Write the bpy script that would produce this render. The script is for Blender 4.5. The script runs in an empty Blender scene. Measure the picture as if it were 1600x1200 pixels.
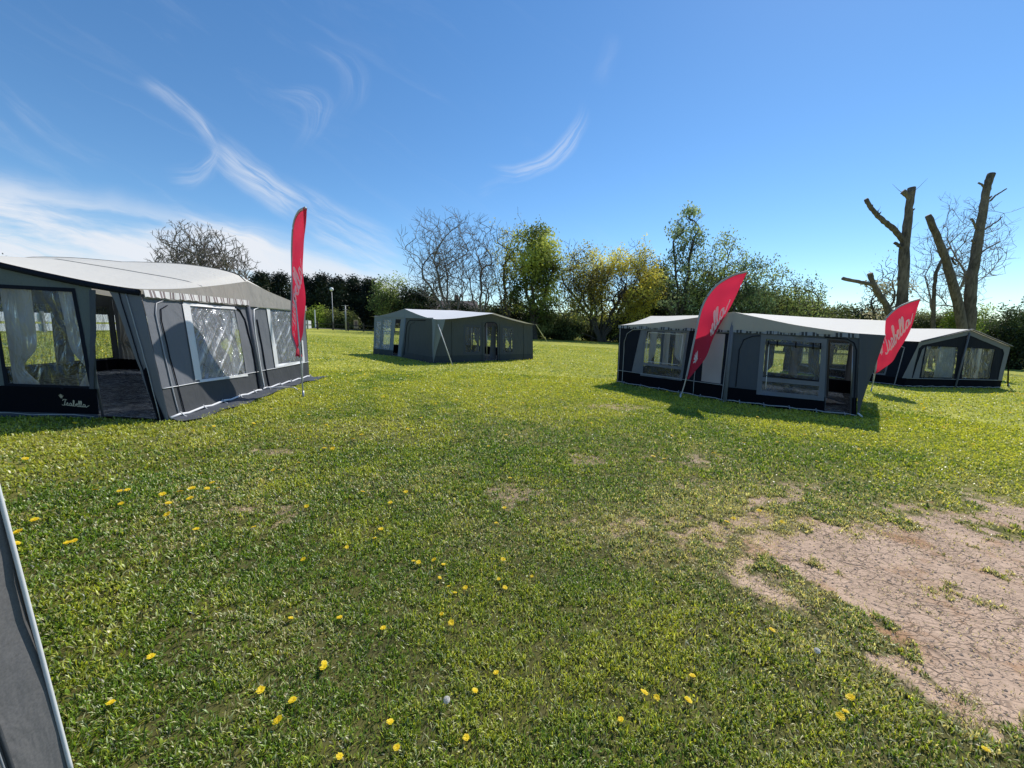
import bpy, bmesh, math, random
import numpy as np
from mathutils import Vector, noise as mnoise
from mathutils.geometry import delaunay_2d_cdt
rad = math.radians
scene = bpy.context.scene
COL = scene.collection

# ------------------------------------------------------------------ camera model
F = 600.0; PITCH = rad(8.5); ROLL = rad(1.2); CH = 1.6; SL = -0.026
fw = np.array([0, math.cos(PITCH), -math.sin(PITCH)])
_r = np.array([1., 0, 0]); _u = np.cross(_r, fw)
RT = _r * math.cos(ROLL) + _u * math.sin(ROLL)
UP = -_r * math.sin(ROLL) + _u * math.cos(ROLL)
def ray(u, v): return fw + RT * (u - 800) / F + UP * (600 - v) / F
def gz(x, y=0): return SL * x                       # the field falls gently to the right
def gnd(u, v):
    d = ray(u, v); t = -CH / (d[2] - SL * d[0]); p = np.array([0, 0, CH]) + d * t
    return float(p[0]), float(p[1])
def atd(u, v, y):                                   # the point of a sight line at distance y
    d = ray(u, v); t = y / d[1]
    return np.array([0, 0, CH]) + d * t

cd = bpy.data.cameras.new('camera'); cam = bpy.data.objects.new('camera', cd); COL.objects.link(cam)
from mathutils import Matrix
cam.matrix_world = Matrix(((RT[0], UP[0], -fw[0], 0), (RT[1], UP[1], -fw[1], 0), (RT[2], UP[2], -fw[2], CH), (0, 0, 0, 1)))
cd.sensor_width = 36; cd.lens = F / 1600 * 36; cd.clip_end = 3000; cd.clip_start = .05
scene.camera = cam

# ------------------------------------------------------------------ object helpers
def link(o, parent=None):
    COL.objects.link(o)
    if parent is not None:
        o.parent = parent
        o.matrix_parent_inverse = Matrix.Translation(-Vector(parent.location))
    return o
def tag(o, label=None, cat=None, group=None, kind=None):
    if label: o['label'] = label
    if cat: o['category'] = cat
    if group: o['group'] = group
    if kind: o['kind'] = kind
    return o
def empty(name, loc, label, cat, group=None):
    o = bpy.data.objects.new(name, None); o.location = loc; o.empty_display_size = .1
    COL.objects.link(o); return tag(o, label, cat, group)
def mesh_obj(name, verts, faces, mats, parent=None, smooth=True, mi=None):
    me = bpy.data.meshes.new(name)
    me.from_pydata([tuple(map(float, v)) for v in verts], [], [tuple(f) for f in faces])
    if not isinstance(mats, (list, tuple)): mats = [mats]
    for m in mats: me.materials.append(m)
    if mi is not None: me.polygons.foreach_set('material_index', mi)
    if smooth: me.polygons.foreach_set('use_smooth', [True] * len(faces))
    me.update()
    return link(bpy.data.objects.new(name, me), parent)
def np_mesh(name, V, Fc, mats, parent=None, mi=None, attrs=None, smooth=False, cols=None):
    """V (n,3); Fc (m,k) all with the same k, or list of such arrays"""
    if not isinstance(Fc, list): Fc = [Fc]
    me = bpy.data.meshes.new(name)
    V = np.asarray(V, dtype=np.float32)
    me.vertices.add(len(V)); me.vertices.foreach_set('co', V.ravel())
    tot = np.concatenate([np.full(len(f), f.shape[1], dtype=np.int32) for f in Fc])
    idx = np.concatenate([f.ravel() for f in Fc]).astype(np.int32)
    me.loops.add(len(idx)); me.loops.foreach_set('vertex_index', idx)
    me.polygons.add(len(tot))
    st = np.concatenate([[0], np.cumsum(tot)[:-1]]).astype(np.int32)
    me.polygons.foreach_set('loop_start', st)
    me.polygons.foreach_set('loop_total', tot)
    if not isinstance(mats, (list, tuple)): mats = [mats]
    for m in mats: me.materials.append(m)
    if mi is not None: me.polygons.foreach_set('material_index', np.asarray(mi, dtype=np.int32))
    if smooth: me.polygons.foreach_set('use_smooth', np.ones(len(tot), dtype=bool))
    me.update(calc_edges=True)
    if attrs:
        for k, a in attrs.items():
            at = me.attributes.new(k, 'FLOAT', 'POINT'); at.data.foreach_set('value', np.asarray(a, dtype=np.float32))
    if cols is not None:
        at = me.color_attributes.new('tint', 'BYTE_COLOR', 'POINT'); at.data.foreach_set('color', np.asarray(cols, dtype=np.float32).ravel())
    return link(bpy.data.objects.new(name, me), parent)

# numpy value noise ---------------------------------------------------------
_rs = np.random.RandomState(7); _tab = _rs.rand(256, 256)
def vnoise(x, y):
    xi = np.floor(x).astype(int); yi = np.floor(y).astype(int); fx = x - xi; fy = y - yi
    fx = fx * fx * (3 - 2 * fx); fy = fy * fy * (3 - 2 * fy)
    a = _tab[xi & 255, yi & 255]; b = _tab[(xi + 1) & 255, yi & 255]; c = _tab[xi & 255, (yi + 1) & 255]; d = _tab[(xi + 1) & 255, (yi + 1) & 255]
    return (a * (1 - fx) + b * fx) * (1 - fy) + (c * (1 - fx) + d * fx) * fy
def fbm(x, y, o=4):
    s = 0; a = .5; t = 0
    for i in range(o):
        s = s + a * vnoise(x * 2 ** i + 17.3 * i, y * 2 ** i + 9.1 * i); t += a; a *= .55
    return s / t
def sstep(a, b, x):
    t = np.clip((x - a) / (b - a), 0, 1); return t * t * (3 - 2 * t)

# ------------------------------------------------------------------ materials
def nt(m):
    m.use_nodes = True; n = m.node_tree; n.nodes.clear(); return n
class NB:
    def __init__(s, tree): s.t = tree
    def n(s, typ, **kw):
        nd = s.t.nodes.new(typ)
        for k, v in kw.items():
            if k.startswith('i_'):
                key = k[2:]; key = int(key) if key.isdigit() else key.replace('_', ' ')
                s.set(nd, key, v)
            else: setattr(nd, k, v)
        return nd
    def set(s, nd, key, v):
        sock = nd.inputs[key]
        if isinstance(v, bpy.types.NodeSocket): s.t.links.new(v, sock)
        else:
            if sock.type == 'RGBA' and len(v) == 3: v = (*v, 1)
            sock.default_value = v
    def math(s, op, a, b=0.0, clamp=False):
        nd = s.t.nodes.new('ShaderNodeMath'); nd.operation = op; nd.use_clamp = clamp
        s.set(nd, 0, a); s.set(nd, 1, b); return nd.outputs[0]
    def mix(s, fac, a, b, mode='MIX'):
        nd = s.t.nodes.new('ShaderNodeMix'); nd.data_type = 'RGBA'; nd.blend_type = mode
        s.set(nd, 0, fac); s.set(nd, 6, a); s.set(nd, 7, b); return nd.outputs[2]
    def ramp(s, x, lo, hi, a=0.0, b=1.0):
        nd = s.t.nodes.new('ShaderNodeMapRange'); nd.interpolation_type = 'SMOOTHSTEP'
        s.set(nd, 0, x); s.set(nd, 1, lo); s.set(nd, 2, hi); s.set(nd, 3, a); s.set(nd, 4, b); return nd.outputs[0]
    def noise(s, vec, scale, detail=3, rough=.5, dist=0.0):
        nd = s.t.nodes.new('ShaderNodeTexNoise'); s.set(nd, 'Vector', vec); s.set(nd, 'Scale', scale)
        s.set(nd, 'Detail', detail); s.set(nd, 'Roughness', rough); s.set(nd, 'Distortion', dist); return nd.outputs['Fac']
    def scale(s, vec, sc, rot=(0, 0, 0)):
        nd = s.t.nodes.new('ShaderNodeMapping'); s.set(nd, 'Vector', vec); nd.inputs['Scale'].default_value = sc
        nd.inputs['Rotation'].default_value = rot; return nd.outputs[0]
    def pos(s): return s.t.nodes.new('ShaderNodeNewGeometry').outputs['Position']
    def bump(s, h, strength=.3, dist=.01):
        nd = s.t.nodes.new('ShaderNodeBump'); s.set(nd, 'Height', h); s.set(nd, 'Strength', strength); s.set(nd, 'Distance', dist); return nd.outputs[0]
    def out(s, sh):
        o = s.t.nodes.new('ShaderNodeOutputMaterial'); s.t.links.new(sh, o.inputs[0])

def fabric(name, col, rough=.8, trans=0.0, var=.26, weave=1.0, tcol=None, spec=.25, wr=.55):
    m = bpy.data.materials.new(name); b = NB(nt(m)); p = b.pos()
    big = b.noise(p, 1.3, 4, .6); fine = b.noise(p, 140, 2, .6); wrk = b.noise(b.scale(p, (1.0, 1.0, .45)), 5, 4, .55, .6)
    k = b.math('ADD', b.math('MULTIPLY', big, var), 1 - var * .5)
    k = b.math('MULTIPLY', k, b.math('ADD', b.math('MULTIPLY', fine, .3 * weave), 1 - .15 * weave))
    c = b.n('ShaderNodeHueSaturation', i_Color=(*col, 1), i_Value=k).outputs[0]
    bp = b.bump(b.math('ADD', b.math('MULTIPLY', wrk, 1.0), b.math('MULTIPLY', fine, .02)), wr, .04)
    pr = b.n('ShaderNodeBsdfPrincipled', i_Base_Color=c, i_Roughness=rough, i_Normal=bp)
    pr.inputs['Specular IOR Level'].default_value = spec
    sh = pr.outputs[0]
    if trans > 0:
        tr = b.n('ShaderNodeBsdfTranslucent', i_Color=tcol or col, i_Normal=bp)
        mx = b.n('ShaderNodeMixShader', i_0=trans); b.set(mx, 1, sh); b.set(mx, 2, tr.outputs[0]); sh = mx.outputs[0]
    b.out(sh); return m
def plain(name, col, rough=.5, metal=0.0, var=.15, sc=8.0, bump=.0):
    m = bpy.data.materials.new(name); b = NB(nt(m)); p = b.pos()
    f = b.noise(p, sc, 4, .6)
    c = b.n('ShaderNodeHueSaturation', i_Color=(*col, 1), i_Value=b.math('ADD', b.math('MULTIPLY', f, 2 * var), 1 - var)).outputs[0]
    pr = b.n('ShaderNodeBsdfPrincipled', i_Base_Color=c, i_Roughness=rough, i_Metallic=metal)
    if bump: b.set(pr, 'Normal', b.bump(f, bump, .05))
    b.out(pr.outputs[0]); return m
def pvc(name, tint=(.85, .9, .95), veil=.0, glare=0.12, rough=.12, ax=0):
    """clear flexible window film: mostly see-through, creased, its sun glare painted as a pale streaked veil"""
    m = bpy.data.materials.new(name); b = NB(nt(m)); p = b.pos()
    w = b.noise(b.scale(p, (2.5, 2.5, 1.0), (.5, .4, 0)), 2.2, 4, .55, 1.5)
    st = b.noise(b.scale(b.scale(p, (1, 1, 1), (.75, 0, 0)), (1, 9, .7)), 1.3, 4, .55, .3)
    st2 = b.noise(b.scale(b.scale(p, (1, 1, 1), (-.5, 0, 0)), (1, 14, 1.2)), 1.5, 4, .6, .8)
    gate = b.ramp(b.noise(p, 1.6, 3, .5), .38, .62)
    bp = b.bump(b.math('ADD', w, b.math('MULTIPLY', st, .4 if veil > .1 else .05)), 1.0, .10)
    t = b.n('ShaderNodeBsdfTransparent', i_Color=tint)
    g = b.n('ShaderNodeBsdfGlossy', i_Color=(.9, .95, 1), i_Roughness=rough, i_Normal=bp)
    d = b.n('ShaderNodeBsdfPrincipled', i_Base_Color=(.74, .76, .79), i_Roughness=.35, i_Normal=bp)
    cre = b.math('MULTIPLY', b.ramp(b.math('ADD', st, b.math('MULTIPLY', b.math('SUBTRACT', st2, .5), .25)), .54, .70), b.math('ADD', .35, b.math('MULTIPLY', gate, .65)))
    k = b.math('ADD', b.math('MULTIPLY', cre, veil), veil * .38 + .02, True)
    m1 = b.n('ShaderNodeMixShader', i_0=k); b.set(m1, 1, t.outputs[0]); b.set(m1, 2, d.outputs[0])
    fr = b.n('ShaderNodeFresnel', i_IOR=1.3, i_Normal=bp).outputs[0]
    k2 = b.math('ADD', b.math('MULTIPLY', fr, .55), glare * .25, True)
    m2 = b.n('ShaderNodeMixShader', i_0=k2); b.set(m2, 1, m1.outputs[0]); b.set(m2, 2, g.outputs[0])
    b.out(m2.outputs[0]); return m

MAT = {}
MAT['roof'] = fabric('cream_roof_canvas', (.84, .80, .71), .7, .25, .10, .4, (.75, .68, .56), wr=.25)
MAT['roof_grey'] = fabric('grey_roof_canvas', (.80, .80, .80), .7, .2, .10, .4, (.6, .58, .55), wr=.25)
MAT['valance'] = fabric('shaded_roof_canvas', (.46, .43, .40), .8, .25, .12, .4, (.3, .28, .25))  # roof canvas on the front slope, its shade put into the colour
MAT['a1front'] = fabric('mid_grey_canvas', (.155, .165, .185), .8, .05)
MAT['a1skirt'] = fabric('charcoal_skirt', (.062, .066, .072), .7, 0)
MAT['a1side'] = fabric('green_grey_canvas', (.13, .155, .16), .8, .15, tcol=(.12, .15, .15))
MAT['black'] = fabric('black_vinyl_skirt', (.007, .0075, .011), .9, 0, .3, .3, spec=.04)
MAT['navy'] = fabric('navy_black_canvas', (.014, .017, .027), .85, .03, spec=.08)
MAT['slate'] = fabric('slate_canvas', (.075, .085, .105), .8, .08)
MAT['greyframe'] = fabric('grey_panel_canvas', (.17, .18, .21), .8, .1)
MAT['lightpanel'] = fabric('light_grey_panel', (.42, .40, .42), .8, .25)
MAT['a2wall'] = fabric('olive_grey_canvas', (.082, .092, .095), .8, .12, tcol=(.09, .11, .1))
MAT['a2light'] = fabric('blue_grey_canvas', (.22, .26, .30), .8, .15)
MAT['a2skirt'] = fabric('dark_blue_grey_skirt', (.045, .055, .06), .7)
MAT['a0'] = fabric('woven_grey_acrylic', (.135, .132, .132), .85, 0, .25, 2.2)
MAT['white_piping'] = plain('white_piping', (.72, .72, .72), .45, 0, .08)
MAT['grey_piping'] = plain('grey_piping', (.33, .34, .36), .5, 0, .08)
MAT['steel'] = plain('tent_pole_steel', (.42, .43, .45), .35, .7, .1)
MAT['curtain'] = fabric('pale_curtain_cloth', (.62, .63, .62), .9, .35, .2, 1, (.6, .6, .58), wr=.1)
MAT['curtain_dark'] = fabric('patterned_curtain_cloth', (.16, .16, .165), .9, .3, .9, 1, (.2, .2, .19), wr=.1)
MAT['pvc_sun'] = pvc('sunlit_creased_window_film', veil=.75, glare=.25, tint=(.84, .87, .9))  # creased film on sunlit walls, sun glare painted as a whitish streaked veil
MAT['pvc_shade'] = pvc('shaded_clear_window_film', veil=.04, glare=.10, tint=(.80, .83, .86))  # same film for shaded walls, painted veil nearly off
MAT['red'] = plain('red_rubber', (.45, .02, .02), .5)
MAT['rope'] = plain('white_guy_rope', (.6, .6, .58), .7)
def fringe_mat(name, c1, c2, sc, bias=.5):
    m = bpy.data.materials.new(name); b = NB(nt(m))
    uv = b.n('ShaderNodeAttribute', attribute_name='along').outputs['Fac']
    s1 = b.math('FRACT', b.math('MULTIPLY', uv, sc)); s2 = b.math('FRACT', b.math('MULTIPLY', uv, sc * 3.13))
    k = b.math('MULTIPLY', b.ramp(s1, bias - .04, bias), b.ramp(s2, .3, .36)); k = b.math('SUBTRACT', 1.0, k)
    pr = b.n('ShaderNodeBsdfPrincipled', i_Base_Color=b.mix(k, c1, c2), i_Roughness=.8); b.out(pr.outputs[0]); return m
MAT['fringe1'] = fringe_mat('striped_fringe_light', (.20, .16, .16), (.66, .65, .63), 5.2, .42)
MAT['fringe3'] = fringe_mat('striped_fringe_dark', (.035, .04, .05), (.26, .27, .30), 4.5, .38)
def sheet_mat(name, c1, c2):
    m = bpy.data.materials.new(name); b = NB(nt(m)); p = b.pos()
    f = b.noise(b.scale(p, (1, 2.2, 1)), 5, 6, .65, 2.0)
    bp = b.bump(b.math('ADD', f, b.math('MULTIPLY', b.noise(b.scale(p, (1, 2.5, 1), (0, 0, .4)), 16, 5, .7, 3.0), .5)), 1.0, .22)
    pr = b.n('ShaderNodeBsdfPrincipled', i_Base_Color=b.mix(b.ramp(f, .4, .62), c1, c2), i_Roughness=.14, i_Normal=bp); b.out(pr.outputs[0]); return m
MAT['sheet'] = sheet_mat('crinkled_groundsheet', (.03, .045, .08), (.36, .42, .50))  # bluish silver patches paint reflections on the crinkles into the colour
MAT['film'] = sheet_mat('crumpled_white_film', (.25, .27, .30), (.75, .78, .82))
MAT['apron'] = fabric('groundsheet_apron', (.07, .078, .092), .6, 0, .3)

# ------------------------------------------------------------------ shape helpers
def tube(name, pts, r, mat, parent, sides=6, closed=False):
    pts = [Vector(p) for p in pts]; n = len(pts); V = []; Fc = []
    rr = r if isinstance(r, (list, tuple)) else [r] * n
    for i, p in enumerate(pts):
        a = pts[max(i - 1, 0)]; c = pts[min(i + 1, n - 1)]
        if closed: a = pts[(i - 1) % n]; c = pts[(i + 1) % n]
        t = (c - a).normalized(); ref = Vector((0, 0, 1)) if abs(t.z) < .9 else Vector((1, 0, 0))
        x = t.cross(ref).normalized(); y = t.cross(x)
        for k in range(sides):
            an = 2 * math.pi * k / sides; V.append(p + (x * math.cos(an) + y * math.sin(an)) * rr[i])
    for i in range(n - 1 if not closed else n):
        j = (i + 1) % n
        for k in range(sides):
            q = (k + 1) % sides; Fc.append((i * sides + k, i * sides + q, j * sides + q, j * sides + k))
    if not closed:
        Fc.append(tuple(range(sides))[::-1]); Fc.append(tuple((n - 1) * sides + k for k in range(sides)))
    return mesh_obj(name, V, Fc, mat, parent)
def spline(pts, n=8):
    P = [np.array(p, float) for p in pts]; P = [2 * P[0] - P[1]] + P + [2 * P[-1] - P[-2]]; out = []
    for i in range(1, len(P) - 2):
        for k in range(n):
            t = k / n
            out.append(.5 * ((2 * P[i]) + (-P[i - 1] + P[i + 1]) * t + (2 * P[i - 1] - 5 * P[i] + 4 * P[i + 1] - P[i + 2]) * t * t + (-P[i - 1] + 3 * P[i] - 3 * P[i + 1] + P[i + 2]) * t ** 3))
    out.append(P[-2]); return out
def inpoly(p, poly):
    x, y = p; c = False; n = len(poly)
    for i in range(n):
        x1, y1 = poly[i]; x2, y2 = poly[i - 1]
        if (y1 > y) != (y2 > y) and x < (x2 - x1) * (y - y1) / (y2 - y1) + x1: c = not c
    return c
def dens(poly, step=.22):
    o = []
    for i, a in enumerate(poly):
        b = poly[(i + 1) % len(poly)]; L = math.dist(a, b); k = max(1, int(L / step))
        o += [(a[0] + (b[0] - a[0]) * j / k, a[1] + (b[1] - a[1]) * j / k) for j in range(k)]
    return o
def rrect(x0, x1, y0, y1, r=.1, top_only=True, n=5):
    pts = [(x0, y0), (x1, y0)] if top_only else [(x0 + r, y0), (x1 - r, y0)]
    for k in range(n + 1):
        a = math.pi / 2 * k / n; pts.append((x1 - r + r * math.cos(a), y1 - r + r * math.sin(a)))
    for k in range(n + 1):
        a = math.pi / 2 + math.pi / 2 * k / n; pts.append((x0 + r + r * math.cos(a), y1 - r + r * math.sin(a)))
    return pts

class Seg:
    """one straight wall of a tent: t metres along, h metres above the grass, off metres outward"""
    def __init__(s, A, B, ia=(0, 0), ib=(0, 0), He=1.8, seed=0):
        s.A, s.B, s.ia, s.ib, s.He, s.seed = A, B, ia, ib, He, seed
        s.L = math.dist(A, B); d = ((B[0] - A[0]) / s.L, (B[1] - A[1]) / s.L); s.d = d; s.n = (d[1], -d[0])   # outward = right of A->B
    def P(s, t, h, off=0):
        k = t / s.L; f = h / s.He
        x = s.A[0] + (s.B[0] - s.A[0]) * k; y = s.A[1] + (s.B[1] - s.A[1]) * k; z = gz(x, y) + h
        x += (s.ia[0] + (s.ib[0] - s.ia[0]) * k) * f + s.n[0] * off; y += (s.ia[1] + (s.ib[1] - s.ia[1]) * k) * f + s.n[1] * off
        return (x, y, z)
    def wr(s, t, h, amp=.022):
        e = min(1, h / .25)
        return amp * (mnoise.noise(Vector((t * 1.7 + s.seed * 7, h * .9 + t * .8, s.seed))) + .5 * mnoise.noise(Vector((t * 5 + h * 2, h * 3 - t, s.seed + 5)))) * e
    def panel(s, name, mat, parent, outer, holes=(), off=0, step=.12, amp=.022):
        O = dens(outer, step); pts = list(O); edges = [(i, (i + 1) % len(O)) for i in range(len(O))]
        for h in holes:
            b = len(pts); hh = dens(h, step); pts += hh; edges += [(b + i, b + (i + 1) % len(hh)) for i in range(len(hh))]
        xs = [p[0] for p in O]; ys = [p[1] for p in O]
        x = min(xs) + step * .5
        while x < max(xs):
            y = min(ys) + step * .5
            while y < max(ys):
                q = (x, y)
                if inpoly(q, outer) and not any(inpoly(q, h) for h in holes): pts.append(q)
                y += step
            x += step
        r = delaunay_2d_cdt([Vector(p) for p in pts], edges, [], 0, 1e-5)
        vs, fs = r[0], r[2]; keep = []
        for f in fs:
            c = (sum(vs[i].x for i in f) / len(f), sum(vs[i].y for i in f) / len(f))
            if inpoly(c, outer) and not any(inpoly(c, h) for h in holes): keep.append(f)
        V = [s.P(v.x, v.y, off + s.wr(v.x, v.y, amp)) for v in vs]
        return mesh_obj(name, V, keep, mat, parent)
    def line(s, name, pts, r, mat, parent, off=.012, sides=5, step=.15, closed=False):
        D = dens(pts, step); D = D if closed else D[:-max(1, int(math.dist(pts[-1], pts[0]) / step))] + [pts[-1]]
        return tube(name, [s.P(t, h, off + s.wr(t, h)) for t, h in D], r, mat, parent, sides, closed)
    def window(s, parent, poly, pane, frame, fw_=.05, curtains=(), off=.006):
        cx = sum(p[0] for p in poly) / len(poly); cy = sum(p[1] for p in poly) / len(poly)
        w = max(p[0] for p in poly) - min(p[0] for p in poly); h = max(p[1] for p in poly) - min(p[1] for p in poly)
        ex = lambda p, e: (cx + (p[0] - cx) * (1 + 2 * e / w), cy + (p[1] - cy) * (1 + 2 * e / h))
        fr = s.panel('window_frame', frame, parent, [ex(p, fw_) for p in poly], [[ex(p, -.004) for p in poly]], off, .25)
        s.panel('pane', pane, fr, [ex(p, .01) for p in poly], [], -.004, .2, .02)
        for c in curtains: s.curtain(parent, *c)
        return fr
    def curtain(s, parent, t0, t1, h0, h1, mat, tie=.35, edge=0, off=-.1):
        """hanging cloth, gathered at a tie; edge -1 pulled to the left, 1 to the right, 0 hanging straight"""
        V = []; Fc = []; nu, nv = 22, 22
        for j in range(nv + 1):
            h = h1 + (h0 - h1) * j / nv; q = j / nv
            g = 1 - (.55 * math.exp(-((q - (1 - tie)) / .13) ** 2) + .12 * q) if edge else 1
            for i in range(nu + 1):
                a = i / nu
                if edge < 0: t = t0 + (t1 - t0) * a * g
                elif edge > 0: t = t1 - (t1 - t0) * (1 - a) * g
                else: t = t0 + (t1 - t0) * a
                V.append(s.P(t, h, off + .022 * math.sin(a * 26 + 1.5 * q) + .01 * math.sin(a * 61)))
        for j in range(nv):
            for i in range(nu):
                k = j * (nu + 1) + i; Fc.append((k, k + 1, k + nu + 2, k + nu + 1))
        return mesh_obj('curtain', V, Fc, mat, parent)

# the script emblem: one flowing word with a five pointed crown before it
WORD = [[(-.1, .2), (.25, 0), (.65, .15), (.95, .9), (1.2, 1.7)],
        [(.35, 1.35), (.6, 1.7), (1.2, 1.85), (1.7, 1.65)],
        [(.7, .1), (1.25, .25), (1.75, .95), (1.8, .45), (1.65, .05), (1.3, .02)],
        [(1.65, .05), (2.1, .1), (2.4, .3)],
        [(2.95, .7), (2.6, .85), (2.3, .4), (2.45, .02), (2.8, .2), (3.0, .75), (2.98, .2), (3.15, .0), (3.4, .25), (3.8, 1.2), (3.85, 1.7), (3.62, 1.7), (3.5, 1.0), (3.48, .25), (3.7, 0), (4.0, .2), (4.05, .55), (3.9, .7), (4.25, .5),
         (4.45, .4), (4.75, .6), (4.75, .85), (4.55, .85), (4.4, .45), (4.55, .03), (4.85, .02), (5.1, .35), (5.45, 1.2), (5.48, 1.7), (5.28, 1.68), (5.16, .9), (5.2, .15), (5.4, 0), (5.68, .35), (6.03, 1.2), (6.06, 1.7), (5.86, 1.68), (5.74, .9), (5.78, .15), (5.98, 0), (6.3, .3)],
        [(7.0, .7), (6.65, .85), (6.35, .4), (6.5, .02), (6.85, .2), (7.08, .75), (7.03, .2), (7.2, .0), (7.6, .25), (8.3, .65)]]
CROWN = [[(-1.25, .25), (-.55, .25)], [(-1.2, .45), (-.6, .45)], [(-1.15, .45), (-1.6, 1.05)], [(-1.05, .5), (-1.22, 1.3)], [(-.9, .5), (-.9, 1.4)], [(-.75, .5), (-.58, 1.3)], [(-.65, .45), (-.2, 1.05)], [(-1.1, .45), (-.7, .5)]]
def emblem(name, place, mat, parent, w=.16, crown_shift=(0, 0), x0=-9, x1=99):
    V = []; Fc = []
    def ribbon(pts, w):
        pts = [np.array(p, float) for p in pts]; b = len(V)
        for i, p in enumerate(pts):
            d = pts[min(i + 1, len(pts) - 1)] - pts[max(i - 1, 0)]; d /= (np.linalg.norm(d) + 1e-9); n = np.array([-d[1], d[0]])
            ww = w * (.75 + .35 * abs(n[0]))
            V.append(place(*(p + n * ww / 2))); V.append(place(*(p - n * ww / 2)))
        for i in range(len(pts) - 1): Fc.append((b + 2 * i, b + 2 * i + 1, b + 2 * i + 3, b + 2 * i + 2))
    for st in WORD: ribbon([p for p in spline(st, 5) if x0 <= p[0] <= x1] or [(0, 0), (0, .01)], w)
    mesh_obj('lettering', V, Fc, mat, parent, False)
    V = []; Fc = []
    for st in CROWN: ribbon([(q[0] + crown_shift[0], q[1] + crown_shift[1]) for q in st], w * .72)
    return mesh_obj(name, V, Fc, mat, parent, False)
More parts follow.
